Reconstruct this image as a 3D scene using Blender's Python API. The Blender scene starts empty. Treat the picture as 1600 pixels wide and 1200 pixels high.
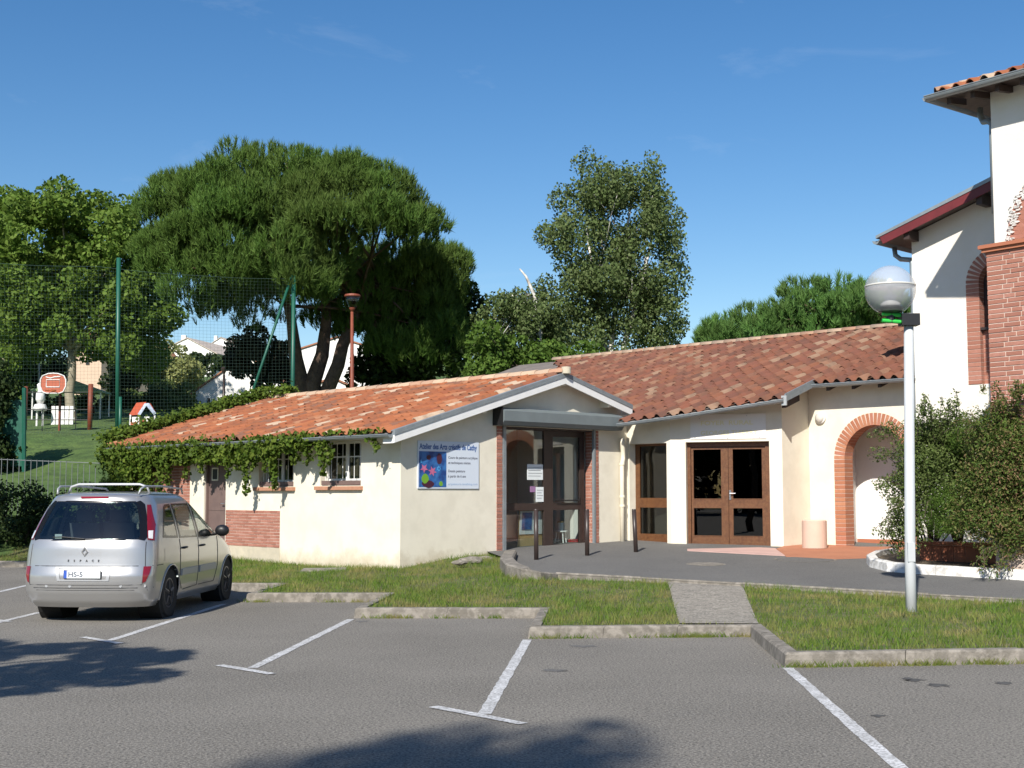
import bpy, bmesh, math, random
import numpy as np
from mathutils import Vector, Matrix
from mathutils.geometry import tessellate_polygon, delaunay_2d_cdt
random.seed(7); RNG = np.random.default_rng(11)
SC = bpy.context.scene; COL = SC.collection
# ------------------------------------------------------------------ camera, sky, sun, exposure
FPX = 2050.0; TH = math.atan(170/FPX); EYE = 1.66
SN, CS = math.sin(TH), math.cos(TH)
cam = bpy.data.cameras.new('camera'); cam.sensor_width = 36; cam.lens = 36*FPX/1600
cam.clip_start = .1; cam.clip_end = 3000
camo = bpy.data.objects.new('camera', cam); COL.objects.link(camo)
camo.location = (0, 0, EYE); camo.rotation_euler = (math.pi/2+TH, 0, 0); SC.camera = camo
SUN_AZ = math.radians(17); SUN_EL = math.radians(38)      # light travels 17 deg right of the view axis
LD = Vector((math.sin(SUN_AZ)*math.cos(SUN_EL), math.cos(SUN_AZ)*math.cos(SUN_EL), -math.sin(SUN_EL)))
w = bpy.data.worlds.new('World'); SC.world = w; w.use_nodes = True
nt = w.node_tree; bg = nt.nodes['Background']
sky = nt.nodes.new('ShaderNodeTexSky'); sky.sky_type = 'NISHITA'; sky.sun_disc = False
sky.sun_elevation = SUN_EL; sky.sun_rotation = math.pi + SUN_AZ
sky.air_density = 1.0; sky.dust_density = .3; sky.ozone_density = 1.2; sky.altitude = 150
hs_ = nt.nodes.new('ShaderNodeHueSaturation'); hs_.inputs['Saturation'].default_value = 1.36; hs_.inputs['Hue'].default_value = .504
nt.links.new(sky.outputs[0], hs_.inputs['Color']); 
tc = nt.nodes.new('ShaderNodeTexCoord'); mpg = nt.nodes.new('ShaderNodeMapping'); mpg.inputs['Scale'].default_value = (1, 1, 3.2); mpg.inputs['Rotation'].default_value = (.1, .25, 0)
nz = nt.nodes.new('ShaderNodeTexNoise'); nz.inputs['Scale'].default_value = 5.5; nz.inputs['Detail'].default_value = 8; nz.inputs['Roughness'].default_value = .62; nz.inputs['Distortion'].default_value = .6
cr_ = nt.nodes.new('ShaderNodeValToRGB'); cr_.color_ramp.elements[0].position = .60; cr_.color_ramp.elements[1].position = .82; cr_.color_ramp.elements[1].color = (.10, .10, .10, 1)
mxc = nt.nodes.new('ShaderNodeMix'); mxc.data_type = 'RGBA'; mxc.inputs[7].default_value = (9.5, 9.8, 10.2, 1)       # thin high cirrus over the whole sky
nt.links.new(tc.outputs['Generated'], mpg.inputs[0]); nt.links.new(mpg.outputs[0], nz.inputs['Vector']); nt.links.new(nz.outputs[0], cr_.inputs[0])
nt.links.new(cr_.outputs[0], mxc.inputs[0]); nt.links.new(hs_.outputs[0], mxc.inputs[6]); nt.links.new(mxc.outputs[2], bg.inputs[0]); bg.inputs[1].default_value = .092
sl = bpy.data.lights.new('sun', 'SUN'); sl.energy = 5.0; sl.angle = math.radians(.53); sl.color = (1, .95, .87)
so = bpy.data.objects.new('sun', sl); COL.objects.link(so)
so.rotation_euler = LD.to_track_quat('-Z', 'Y').to_euler(); so.location = (-10, -20, 30)
SC.view_settings.view_transform = 'Standard'; SC.view_settings.look = 'None'
SC.view_settings.exposure = .42; SC.view_settings.gamma = 1
SC.render.engine = 'CYCLES'; SC.cycles.use_denoising = True
SC.cycles.max_bounces = 8; SC.cycles.transparent_max_bounces = 12
# ------------------------------------------------------------------ pixel helpers (directions only)
def ray(px, py):
    u = (px-800)/FPX; v = (600-py)/FPX
    return Vector((u, CS-v*SN, SN+v*CS))
CAM = Vector((0, 0, EYE))
def P(px, py, Y): d = ray(px, py); return CAM + d*(Y/d.y)
def G(px, py, z=0.): d = ray(px, py); return CAM + d*((z-EYE)/d.z)
def HP(px, py, p0, n): d = ray(px, py); return CAM + d*((Vector(p0)-CAM).dot(n)/d.dot(n))
def V2(v): return Vector((v[0], v[1]))
class Wall:
    """vertical plane: plan origin o, unit direction u; n points into the building"""
    def __init__(s, o, u, n): s.o = V2(o); s.u = V2(u).normalized(); s.n = V2(n).normalized()
    def hit(s, px, py, off=0.):
        o = s.o + s.n*off
        q = HP(px, py, (o.x, o.y, 0), Vector((-s.u.y, s.u.x, 0)))
        return (V2(q)-o).dot(s.u), q.z
    def t(s, px, py, off=0.): return s.hit(px, py, off)[0]
    def z(s, px, py, off=0.): return s.hit(px, py, off)[1]
    def p(s, t, z, d=0.):
        q = s.o + s.u*t + s.n*d; return Vector((q.x, q.y, z))
# ------------------------------------------------------------------ scene helpers
def tag(o, label=None, cat=None, group=None, kind=None):
    if label: o['label'] = label
    if cat: o['category'] = cat
    if group: o['group'] = group
    if kind: o['kind'] = kind
    return o
def thing(name, loc, label=None, cat=None, group=None, kind=None, rotz=0):
    o = bpy.data.objects.new(name, None); COL.objects.link(o); o.empty_display_size = .2
    o.location = loc; o.rotation_euler = (0, 0, rotz)
    return tag(o, label, cat, group, kind)
def root_loc(o):
    l = Vector((0, 0, 0))
    while o is not None: l += o.location; o = o.parent
    return l
def link_mesh(name, me, mat, parent=None, smooth=False):
    o = bpy.data.objects.new(name, me); COL.objects.link(o); o.parent = parent
    if mat is not None and not me.materials: me.materials.append(mat)
    if smooth: me.polygons.foreach_set('use_smooth', [True]*len(me.polygons))
    return o
class MB:
    def __init__(s): s.v = []; s.f = []
    def add(s, vs, fs):
        b = len(s.v); s.v += [Vector(p) for p in vs]; s.f += [tuple(i+b for i in f) for f in fs]; return s
    def obox(s, o, a, b, c):
        o, a, b, c = Vector(o), Vector(a), Vector(b), Vector(c)
        vs = [o, o+a, o+a+b, o+b, o+c, o+a+c, o+a+b+c, o+b+c]
        fs = [(0,3,2,1),(4,5,6,7),(0,1,5,4),(1,2,6,5),(2,3,7,6),(3,0,4,7)]
        if a.cross(b).dot(c) < 0: fs = [f[::-1] for f in fs]
        return s.add(vs, fs)
    def box(s, lo, hi):
        return s.obox(lo, (hi[0]-lo[0],0,0), (0,hi[1]-lo[1],0), (0,0,hi[2]-lo[2]))
    def wbox(s, W, t0, t1, z0, z1, d0, d1):
        return s.obox(W.p(t0, z0, d0), W.p(t1, z0, d0)-W.p(t0, z0, d0), W.p(t0, z0, d1)-W.p(t0, z0, d0), (0, 0, z1-z0))
    def tube(s, pts, r, n=10, cap=True):
        pts = [Vector(p) for p in pts]; rs = r if isinstance(r, (list, tuple)) else [r]*len(pts)
        b = len(s.v); up = None
        for i, p in enumerate(pts):
            d = (pts[min(i+1, len(pts)-1)]-pts[max(i-1, 0)])
            if d.length < 1e-9: d = Vector((0,0,1))
            d.normalize()
            if up is None: up = Vector((0,0,1)) if abs(d.z) < .9 else Vector((1,0,0))
            x = d.cross(up)
            if x.length < 1e-6: x = d.orthogonal()
            x.normalize(); y = x.cross(d).normalized(); up = y
            for k in range(n):
                a = 2*math.pi*k/n; s.v.append(p + x*(math.cos(a)*rs[i]) + y*(math.sin(a)*rs[i]))
        for i in range(len(pts)-1):
            for k in range(n):
                k2 = (k+1) % n
                s.f.append((b+i*n+k, b+i*n+k2, b+(i+1)*n+k2, b+(i+1)*n+k))
        if cap:
            s.f.append(tuple(b+k for k in range(n))[::-1])
            s.f.append(tuple(b+(len(pts)-1)*n+k for k in range(n)))
        return s
    def lathe(s, c, prof, n=24, axis='z'):
        c = Vector(c); b = len(s.v)
        for r, h in prof:
            for k in range(n):
                a = 2*math.pi*k/n; x, y = math.cos(a)*r, math.sin(a)*r
                s.v.append(c + (Vector((x, y, h)) if axis == 'z' else Vector((x, h, y)) if axis == 'y' else Vector((h, x, y))))
        m = len(prof)
        for i in range(m-1):
            for k in range(n):
                k2 = (k+1) % n; f = (b+i*n+k, b+i*n+k2, b+(i+1)*n+k2, b+(i+1)*n+k)
                s.f.append(f if axis != 'y' else f[::-1])
        s.f.append(tuple(b+k for k in range(n))[::-1]); s.f.append(tuple(b+(m-1)*n+k for k in range(n)))
        return s
    def prism(s, pts, ext):
        """polygon (list of 3D points) extruded by vector ext"""
        pts = [Vector(p) for p in pts]; ext = Vector(ext); n = len(pts); b = len(s.v)
        s.v += pts + [p+ext for p in pts]
        tri = tessellate_polygon([pts])
        nrm = sum(((pts[i]-pts[0]).cross(pts[(i+1) % n]-pts[0]) for i in range(n)), Vector())
        flip = nrm.dot(ext) > 0
        for t in tri:
            a = (pts[t[1]]-pts[t[0]]).cross(pts[t[2]]-pts[t[0]]).dot(ext)
            t1 = tuple(t) if a < 0 else tuple(t)[::-1]
            s.f.append(tuple(b+i for i in t1)); s.f.append(tuple(b+n+i for i in t1[::-1]))
        for i in range(n):
            j = (i+1) % n; f = (b+i, b+j, b+n+j, b+n+i)
            s.f.append(f if flip else f[::-1])
        return s
    def plate(s, W, outline, holes, d0, d1):
        """wall slab with holes; outline/holes are lists of (t, z) on wall W"""
        loops = [outline]+holes
        l3 = [[Vector((t, z, 0)) for t, z in lp] for lp in loops]
        flat = [p for lp in loops for p in lp]; n = len(flat); b = len(s.v)
        s.v += [W.p(t, z, d0) for t, z in flat] + [W.p(t, z, d1) for t, z in flat]
        nv = Vector((W.n.x, W.n.y, 0))
        for t in tessellate_polygon(l3):
            a = (s.v[b+t[1]]-s.v[b+t[0]]).cross(s.v[b+t[2]]-s.v[b+t[0]]).dot(nv)*(d1-d0)
            t1 = tuple(t) if a < 0 else tuple(t)[::-1]
            s.f.append(tuple(b+i for i in t1)); s.f.append(tuple(b+n+i for i in t1[::-1]))
        k = 0
        for li, lp in enumerate(loops):
            m = len(lp)
            for i in range(m):
                j = (i+1) % m; s.f.append((b+k+i, b+k+j, b+n+k+j, b+n+k+i))
            k += m
        return s
    def mesh(s, name, origin=None):
        me = bpy.data.meshes.new(name); o = origin or Vector((0,0,0))
        me.from_pydata([tuple(p-o) for p in s.v], [], s.f); me.update(); return me
    def build(s, name, mat, parent=None, smooth=False, local=False, fix=True):
        me = s.mesh(name, None if (local or parent is None) else root_loc(parent))
        if fix:
            bm = bmesh.new(); bm.from_mesh(me); bmesh.ops.recalc_face_normals(bm, faces=bm.faces); bm.to_mesh(me); bm.free()
        return link_mesh(name, me, mat, parent, smooth)
def np_mesh(name, verts, faces, mat, parent=None, origin=None, smooth=False):
    """fast mesh: verts (n,3), faces (m,k)"""
    verts = np.asarray(verts, dtype=np.float32)
    if parent is not None: verts = verts - np.array(root_loc(parent), dtype=np.float32)
    faces = np.asarray(faces, dtype=np.int32); m, k = faces.shape
    me = bpy.data.meshes.new(name); me.vertices.add(len(verts)); me.vertices.foreach_set('co', verts.ravel())
    me.loops.add(m*k); me.loops.foreach_set('vertex_index', faces.ravel())
    me.polygons.add(m); me.polygons.foreach_set('loop_start', np.arange(0, m*k, k, dtype=np.int32))
    try: me.polygons.foreach_set('loop_total', np.full(m, k, dtype=np.int32))
    except Exception: pass
    me.update(calc_edges=True); me.validate()
    return link_mesh(name, me, mat, parent, smooth)
# ------------------------------------------------------------------ materials
MATS = {}
def nd(nt, t, **kw):
    n = nt.nodes.new(t)
    for k, v in kw.items(): setattr(n, k, v)
    return n
def pmat(name, c1, c2=None, scale=3., rough=.8, bump=0., bscale=40., metal=0., c3=None, s3=30., f3=.5, rnd=None,
         detail=5., contrast=(.35, .65), spec=.5, trans=0., coat=0., alpha=None, bdist=.02, c4=None, s4=20., f4=.5, t4=(.5,.6), stain=None):
    """noise-mixed principled material in world position; rnd = list of colours picked per island/object"""
    m = bpy.data.materials.new(name); m.use_nodes = True; t = m.node_tree; L = t.links.new
    b = t.nodes['Principled BSDF']; out = t.nodes['Material Output']
    geo = nd(t, 'ShaderNodeNewGeometry')
    def noise(sc, det=detail, rg=.6):
        n = nd(t, 'ShaderNodeTexNoise'); n.inputs['Scale'].default_value = sc; n.inputs['Detail'].default_value = det
        n.inputs['Roughness'].default_value = rg; L(geo.outputs['Position'], n.inputs['Vector']); return n
    def ramp(fac, stops, interp='LINEAR'):
        r = nd(t, 'ShaderNodeValToRGB'); e = r.color_ramp; e.interpolation = interp
        while len(e.elements) < len(stops): e.elements.new(.5)
        for el, (pos, c) in zip(e.elements, stops): el.position = pos; el.color = (*c, 1)
        L(fac, r.inputs[0]); return r
    def mix(fac, a, bb, typ='MIX'):
        x = nd(t, 'ShaderNodeMix', data_type='RGBA', blend_type=typ)
        if isinstance(fac, float): x.inputs[0].default_value = fac
        else: L(fac, x.inputs[0])
        L(a, x.inputs[6]); L(bb, x.inputs[7]); return x
    col = None
    if rnd:
        oi = nd(t, 'ShaderNodeObjectInfo')
        ad = nd(t, 'ShaderNodeMath', operation='MULTIPLY_ADD'); L(oi.outputs['Random'], ad.inputs[0]); ad.inputs[1].default_value = 7.31
        L(geo.outputs['Random Per Island'], ad.inputs[2])
        fr = nd(t, 'ShaderNodeMath', operation='FRACT'); L(ad.outputs[0], fr.inputs[0])
        col = ramp(fr.outputs[0], [(i/len(rnd), c) for i, c in enumerate(rnd)], 'CONSTANT' if len(rnd) > 4 else 'LINEAR').outputs[0]
        if c1 is not None:
            n = noise(scale); rr = ramp(n.outputs[0], [(contrast[0], (0,0,0)), (contrast[1], (1,1,1))])
            rg = nd(t, 'ShaderNodeRGB'); rg.outputs[0].default_value = (*c1, 1)
            mm = nd(t, 'ShaderNodeMath', operation='MULTIPLY'); L(rr.outputs[0], mm.inputs[0]); mm.inputs[1].default_value = f3
            col = mix(mm.outputs[0], col, rg.outputs[0]).outputs[2]
    elif c2 is not None:
        n = noise(scale); col = ramp(n.outputs[0], [(contrast[0], c1), (contrast[1], c2)]).outputs[0]
    if c3 is not None and col is not None and not rnd:
        n3 = noise(s3, 3.); r3 = ramp(n3.outputs[0], [(.45, (0,0,0)), (.62, (f3, f3, f3))])
        rg = nd(t, 'ShaderNodeRGB'); rg.outputs[0].default_value = (*c3, 1)
        col = mix(r3.outputs[0], col, rg.outputs[0]).outputs[2]
    if c4 is not None and col is not None:
        n4 = noise(s4, 2.); r4 = ramp(n4.outputs[0], [(t4[0], (0,0,0)), (t4[1], (f4, f4, f4))])
        rg = nd(t, 'ShaderNodeRGB'); rg.outputs[0].default_value = (*c4, 1)
        col = mix(r4.outputs[0], col, rg.outputs[0]).outputs[2]
    if stain is not None and col is not None:                # dirt splashed up from the ground, with a ragged edge
        sx = nd(t, 'ShaderNodeSeparateXYZ'); L(geo.outputs['Position'], sx.inputs[0]); ns = noise(2.6, 6., .7)
        ma = nd(t, 'ShaderNodeMath', operation='MULTIPLY_ADD'); L(ns.outputs[0], ma.inputs[0]); ma.inputs[1].default_value = -.9; L(sx.outputs[2], ma.inputs[2])
        mr = nd(t, 'ShaderNodeMapRange'); L(ma.outputs[0], mr.inputs[0]); mr.inputs[1].default_value = stain[0]; mr.inputs[2].default_value = stain[1]; mr.inputs[3].default_value = stain[3]; mr.inputs[4].default_value = 0.
        rg = nd(t, 'ShaderNodeRGB'); rg.outputs[0].default_value = (*stain[2], 1)
        col = mix(mr.outputs[0], col, rg.outputs[0]).outputs[2]
    if col is None: b.inputs['Base Color'].default_value = (*c1, 1)
    else: L(col, b.inputs['Base Color'])
    b.inputs['Roughness'].default_value = rough; b.inputs['Metallic'].default_value = metal
    b.inputs['Specular IOR Level'].default_value = spec; b.inputs['Coat Weight'].default_value = coat
    b.inputs['Coat Roughness'].default_value = .06
    if bump:
        n = noise(bscale, 4.); bp = nd(t, 'ShaderNodeBump'); bp.inputs['Strength'].default_value = bump
        bp.inputs['Distance'].default_value = bdist; L(n.outputs[0], bp.inputs['Height']); L(bp.outputs[0], b.inputs['Normal'])
    if trans:
        tr = nd(t, 'ShaderNodeBsdfTranslucent'); ms = nd(t, 'ShaderNodeMixShader'); ms.inputs[0].default_value = trans
        if col is None: tr.inputs[0].default_value = (*c1, 1)
        else: L(col, tr.inputs[0])
        L(b.outputs[0], ms.inputs[1]); L(tr.outputs[0], ms.inputs[2]); L(ms.outputs[0], out.inputs['Surface'])
    MATS[name] = m; return m
def glass(name, tint=(.9, .95, .95), refl=.12, rough=.0, edge=.9):
    """thin pane: transparent straight-through plus a mirror coat that grows with the viewing angle"""
    m = bpy.data.materials.new(name); m.use_nodes = True; t = m.node_tree; L = t.links.new
    t.nodes.remove(t.nodes['Principled BSDF']); out = t.nodes['Material Output']
    tr = nd(t, 'ShaderNodeBsdfTransparent'); tr.inputs[0].default_value = (*tint, 1)
    gl = nd(t, 'ShaderNodeBsdfGlossy'); gl.inputs['Roughness'].default_value = rough; gl.inputs[0].default_value = (1, 1, 1, 1)
    fr = nd(t, 'ShaderNodeLayerWeight'); fr.inputs[0].default_value = .5
    pw = nd(t, 'ShaderNodeMath', operation='POWER'); L(fr.outputs['Facing'], pw.inputs[0]); pw.inputs[1].default_value = 4.5
    ma = nd(t, 'ShaderNodeMath', operation='MULTIPLY_ADD'); L(pw.outputs[0], ma.inputs[0]); ma.inputs[1].default_value = edge; ma.inputs[2].default_value = refl
    ma.use_clamp = True
    ms = nd(t, 'ShaderNodeMixShader'); L(ma.outputs[0], ms.inputs[0]); L(tr.outputs[0], ms.inputs[1]); L(gl.outputs[0], ms.inputs[2])
    L(ms.outputs[0], out.inputs['Surface']); MATS[name] = m; return m
M = MATS
pmat('asphalt', (0.111,0.102,0.087), (0.186,0.172,0.149), scale=.38, rough=.9, bump=.7, bscale=70, c3=(0.318,0.294,0.254), s3=55, f3=.85, bdist=.015, c4=(0.053,0.048,0.042), s4=42, f4=.85, t4=(.54,.64), contrast=(.3,.7))
pmat('asphalt_dark', (0.095,0.092,0.087), (0.132,0.128,0.120), scale=.7, rough=.9, bump=.5, bscale=70, c3=(0.190,0.185,0.174), s3=55, f3=.6, bdist=.012, c4=(0.050,0.048,0.045), s4=38, f4=.6, t4=(.54,.66), contrast=(.3,.7))
pmat('stain', (.05,.048,.045), (.09,.087,.082), scale=9, rough=.85)
pmat('paint_line', (.68,.68,.68), (.46,.46,.45), scale=4, rough=.7, c3=(.17,.16,.15), s3=38, f3=.75, bump=.2, bscale=120)
pmat('kerb_concrete', (0.211,0.189,0.158), (0.132,0.119,0.097), scale=3.5, rough=.95, c3=(0.352,0.317,0.273), s3=9, f3=.55, bump=.5, bscale=60, contrast=(.3,.7))
pmat('kerb_white', (.80,.79,.76), (.62,.60,.56), scale=4, rough=.8, c3=(.3,.28,.25), s3=12, f3=.55, bump=.3, bscale=50)
pmat('rough_path', (.30,.27,.225), (.17,.155,.13), scale=6, rough=.95, c3=(.45,.41,.35), s3=28, f3=.8, bump=1., bscale=45, bdist=.03)
pmat('soil', (.10,.075,.05), (.16,.125,.085), scale=5, rough=1., bump=1., bscale=30)
pmat('lawn_soil', (.075,.085,.03), (.16,.14,.07), scale=1.6, rough=1., c3=(.05,.09,.02), s3=7, f3=.8, bump=.8, bscale=30)
pmat('hill_grass', (0.063,0.119,0.025), (0.105,0.161,0.035), scale=.35, rough=1., c3=(0.042,0.077,0.017), s3=2.2, f3=.8, bump=1., bscale=9, bdist=.1)
pmat('stucco', (0.780,0.730,0.606), (0.730,0.680,0.558), scale=1.2, rough=.9, bump=.35, bscale=150, bdist=.008, c3=(0.660,0.610,0.495), s3=2.3, f3=.5, stain=(-.25,.12,(0.460,0.380,0.252),.75))
pmat('stucco_house', (.79,.75,.68), (.75,.71,.64), scale=1.0, rough=.9, bump=.45, bscale=95, bdist=.012, c3=(.73,.68,.57), s3=3, f3=.35)
pmat('white_wall', (.84,.82,.78), (.80,.78,.74), scale=1.0, rough=.85, bump=.2, bscale=90)
pmat('concrete_base', (.60,.53,.40), (.48,.43,.33), scale=3, rough=.95, bump=.4, bscale=70)
pmat('mortar', (.70,.57,.48), (.60,.48,.40), scale=12, rough=.95, bump=.5, bscale=120)
pmat('brick', (.33,.13,.08), rnd=[(.36,.155,.11),(.41,.185,.135),(.33,.14,.10),(.38,.165,.12),(.43,.20,.15)], scale=14, f3=.5, rough=.9, bump=.4, bscale=80)
pmat('brick_arch', (.36,.15,.08), rnd=[(.46,.20,.11),(.42,.17,.09),(.50,.23,.13),(.44,.18,.12),(.40,.155,.085)], scale=14, f3=.5, rough=.9, bump=.4, bscale=80)
pmat('tile_orange', (.13,.062,.038), rnd=[(.285,.092,.036),(.32,.11,.045),(.26,.082,.034),(.30,.098,.038),(.27,.088,.033),(.35,.16,.085),(.305,.10,.042),(.235,.072,.032),(.42,.315,.225),(.29,.095,.038),(.19,.085,.052),(.28,.09,.036),(.33,.13,.06),(.25,.085,.038)], scale=2.4, f3=.8, rough=.88, bump=.4, bscale=40, contrast=(.47,.72))
pmat('tile_brown', (.075,.045,.032), rnd=[(.185,.066,.038),(.155,.058,.034),(.20,.080,.047),(.225,.115,.07),(.165,.063,.038),(.14,.055,.036),(.18,.068,.038),(.255,.16,.105),(.19,.072,.038),(.16,.06,.038),(.172,.064,.04),(.21,.09,.054)], scale=2.0, f3=.65, rough=.88, bump=.4, bscale=40, contrast=(.45,.72))
pmat('ridge_tile', (.40,.27,.18), rnd=[(.45,.32,.22),(.40,.20,.12),(.36,.27,.20),(.5,.36,.25)], scale=5, f3=.5, rough=.9, bump=.4, bscale=50)
pmat('terracotta', (.40,.14,.07), rnd=[(.42,.15,.08),(.38,.13,.07),(.45,.17,.09)], scale=6, f3=.3, rough=.75)
pmat('terracotta_floor', (.42,.17,.09), (.36,.14,.075), scale=2, rough=.8, bump=.2, bscale=80)
pmat('pink_concrete', (.55,.36,.31), (.48,.31,.27), scale=2, rough=.85, bump=.2, bscale=80)
pmat('pot_pink', (.66,.47,.37), (.60,.43,.34), scale=3, rough=.85, bump=.3, bscale=90)
pmat('zinc', (.30,.335,.35), (.24,.27,.285), scale=4, rough=.5, metal=.35)
pmat('shutter_grey', (.17,.20,.205), (.15,.175,.18), scale=3, rough=.5)
pmat('white_paint', (.80,.80,.78), (.74,.74,.72), scale=3, rough=.55)
pmat('cream_pipe', (.76,.70,.56), (.70,.64,.50), scale=4, rough=.6)
pmat('red_fascia', (.16,.022,.025), (.125,.018,.02), scale=4, rough=.5)
pmat('dark_wood', (.055,.032,.026), (.04,.024,.02), scale=7, rough=.55)
pmat('soffit', (.20,.17,.15), (.15,.13,.115), scale=5, rough=.8)
pmat('brown_metal', (.045,.03,.026), (.035,.024,.021), scale=7, rough=.4)
pmat('wood', (0.136,0.053,0.019), (0.093,0.034,0.012), scale=9, rough=.45, bump=.2, bscale=60, c3=(0.174,0.081,0.031), s3=25, f3=.5)
pmat('door_paint', (.17,.115,.10), (.14,.095,.085), scale=6, rough=.6)
pmat('chrome', (.75,.75,.76), rough=.25, metal=1.)
pmat('steel', (.5,.5,.5), rough=.4, metal=.8)
pmat('sill_brick', (.46,.23,.14), (.40,.19,.115), scale=9, rough=.9, bump=.3, bscale=60)
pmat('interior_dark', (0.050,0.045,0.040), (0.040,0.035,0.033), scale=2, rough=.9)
pmat('interior_wall', (.38,.35,.30), (.34,.31,.27), scale=2, rough=.9)
pmat('interior_floor', (0.108,0.084,0.066), (0.090,0.072,0.054), scale=2, rough=.6)
pmat('green_steel', (.012,.10,.065), (.01,.08,.052), scale=4, rough=.45)
pmat('green_net', (.07,.12,.10), rough=.7)
pmat('rust_steel', (.22,.055,.025), (.17,.04,.02), scale=5, rough=.6)
pmat('lamp_pole', (.52,.54,.55), (.48,.50,.51), scale=3, rough=.45)
pmat('lamp_green', (.03,.45,.06), rough=.4)
pmat('black_plastic', (.012,.012,.013), rough=.45)
pmat('galvanised', (.50,.52,.53), (.42,.44,.45), scale=5, rough=.5, metal=.3)
pmat('bark', (.12,.085,.06), (.07,.05,.038), scale=5, rough=1., bump=1., bscale=14, bdist=.06)
pmat('bark_pine', (.15,.095,.065), (.085,.055,.04), scale=4, rough=1., bump=1., bscale=12, bdist=.06)
pmat('bark_birch', (.62,.60,.55), (.25,.22,.19), scale=4, rough=.9, contrast=(.45,.62))
pmat('bark_plane', (.36,.32,.24), (.22,.19,.13), scale=3, rough=.9)
def leafmat(name, cols, tr=.3, var=None, sc=.5):
    pmat(name, var, rnd=cols, rough=.65, trans=tr, scale=sc, f3=.55, spec=.18)
leafmat('leaf_pine', [(.055,.122,.020),(.085,.165,.026),(.045,.10,.018),(.105,.185,.032)], .14, (.085,.11,.026), .35)
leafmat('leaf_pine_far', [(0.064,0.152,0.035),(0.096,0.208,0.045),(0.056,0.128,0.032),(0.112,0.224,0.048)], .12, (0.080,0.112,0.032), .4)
leafmat('leaf_plane', [(0.102,0.175,0.025),(0.137,0.224,0.031),(0.076,0.136,0.022),(0.164,0.239,0.045)], .3, (0.082,0.136,0.019), .4)
leafmat('leaf_birch', [(.095,.145,.045),(.125,.175,.055),(.07,.11,.035),(.16,.20,.08)], .3, (.10,.14,.045), .5)
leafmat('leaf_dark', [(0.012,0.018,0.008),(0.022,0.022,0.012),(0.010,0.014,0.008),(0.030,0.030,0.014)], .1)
leafmat('leaf_vine', [(0.069,0.122,0.014),(0.103,0.170,0.020),(0.052,0.091,0.013),(0.162,0.219,0.031)], .35, (0.058,0.097,0.013), 1.2)
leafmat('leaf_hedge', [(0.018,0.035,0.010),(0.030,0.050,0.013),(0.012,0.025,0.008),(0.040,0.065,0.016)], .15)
leafmat('leaf_shrub', [(0.085,0.134,0.032),(0.120,0.180,0.043),(0.060,0.100,0.025),(0.171,0.216,0.072)], .25, (0.103,0.134,0.036), 1.5)
leafmat('leaf_shrub_red', [(0.087,0.137,0.029),(0.123,0.177,0.036),(0.058,0.097,0.023),(0.174,0.161,0.056),(0.232,0.145,0.081)], .25, (0.080,0.129,0.024), 1.2)
leafmat('leaf_bright', [(0.070,0.130,0.020),(0.090,0.160,0.025),(0.050,0.100,0.016),(0.110,0.180,0.030)], .3)
leafmat('leaf_willow', [(.26,.29,.10),(.30,.33,.12),(.20,.23,.075),(.34,.36,.14)], .35)
pmat('grass_blade', (.30,.25,.10), rnd=[(.085,.165,.02),(.125,.215,.028),(.065,.13,.018),(.17,.225,.04)], rough=.7, trans=.3, scale=1.7, f3=.85, contrast=(.46,.64), spec=.2)
glass('glass_pane', (.86,.90,.89), .06)
glass('glass_dark', (.40,.42,.42), .05, .0, .9)
# ================================================================== THE GROUND
def vpdir(vx): return Vector(((vx-800)/FPX, 1/CS)).normalized()
E1 = vpdir(-1200); E2 = Vector((E1.y, -E1.x))          # left-back and right-back axes shared by the buildings
C0 = G(625, 889, .25)
SB = Vector((C0.x, C0.y))                                # studio corner in plan
def zt(y): return max(.05, .037*y-.462)
TN = Vector((0, -.037, 1))
def TG(px, py): return HP(px, py, (0, 20, .278), TN)
def hillz(x, y):
    yy = y - 10*min(1, max(0, (x+12)/6)); ys = [-99, 28, 30.5, 34, 37, 46, 60, 80, 100, 130, 150, 200, 320, 900]
    zs = [-.6, -.6, .05, .9, 1.7, 3.7, 4.5, 6.8, 9.2, 12.5, 15, 22, 25, 30]
    return float(np.interp(yy, ys, zs))
def inpoly(x, y, poly):
    x = np.asarray(x); y = np.asarray(y); ins = np.zeros(x.shape, bool); n = len(poly)
    for i in range(n):
        x1, y1 = poly[i][:2]; x2, y2 = poly[(i+1) % n][:2]
        if y1 == y2: continue
        c = ((y1 > y) != (y2 > y)) & (x < (x2-x1)*(y-y1)/(y2-y1)+x1); ins ^= c
    return ins
g = np.meshgrid(np.linspace(-900, 900, 19), np.linspace(-300, 1500, 19))
o = MB().add([(-1500,-800,-.9),(1500,-800,-.9),(1500,2500,-.9),(-1500,2500,-.9)], [(0,1,2,3)]).build('ground', M['hill_grass']); tag(o, kind='structure')
xs = np.concatenate([np.linspace(-160, -40, 25), np.linspace(-38, 30, 69), np.linspace(34, 200, 30)])
ys = np.concatenate([np.linspace(29, 75, 93), np.linspace(77, 360, 60)])
X, Y = np.meshgrid(xs, ys)
Z = np.vectorize(hillz)(X, Y); Z += (Y > 36)*.10*np.sin(X*.7+Y*.31)*np.cos(Y*.53)
nx, ny = len(xs), len(ys); idx = np.arange(nx*ny).reshape(ny, nx)
F = np.stack([idx[:-1,:-1], idx[:-1,1:], idx[1:,1:], idx[1:,:-1]], -1).reshape(-1, 4)
tag(np_mesh('hillside', np.stack([X, Y, Z], -1).reshape(-1, 3), F, M['hill_grass'], smooth=True), kind='structure')
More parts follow.
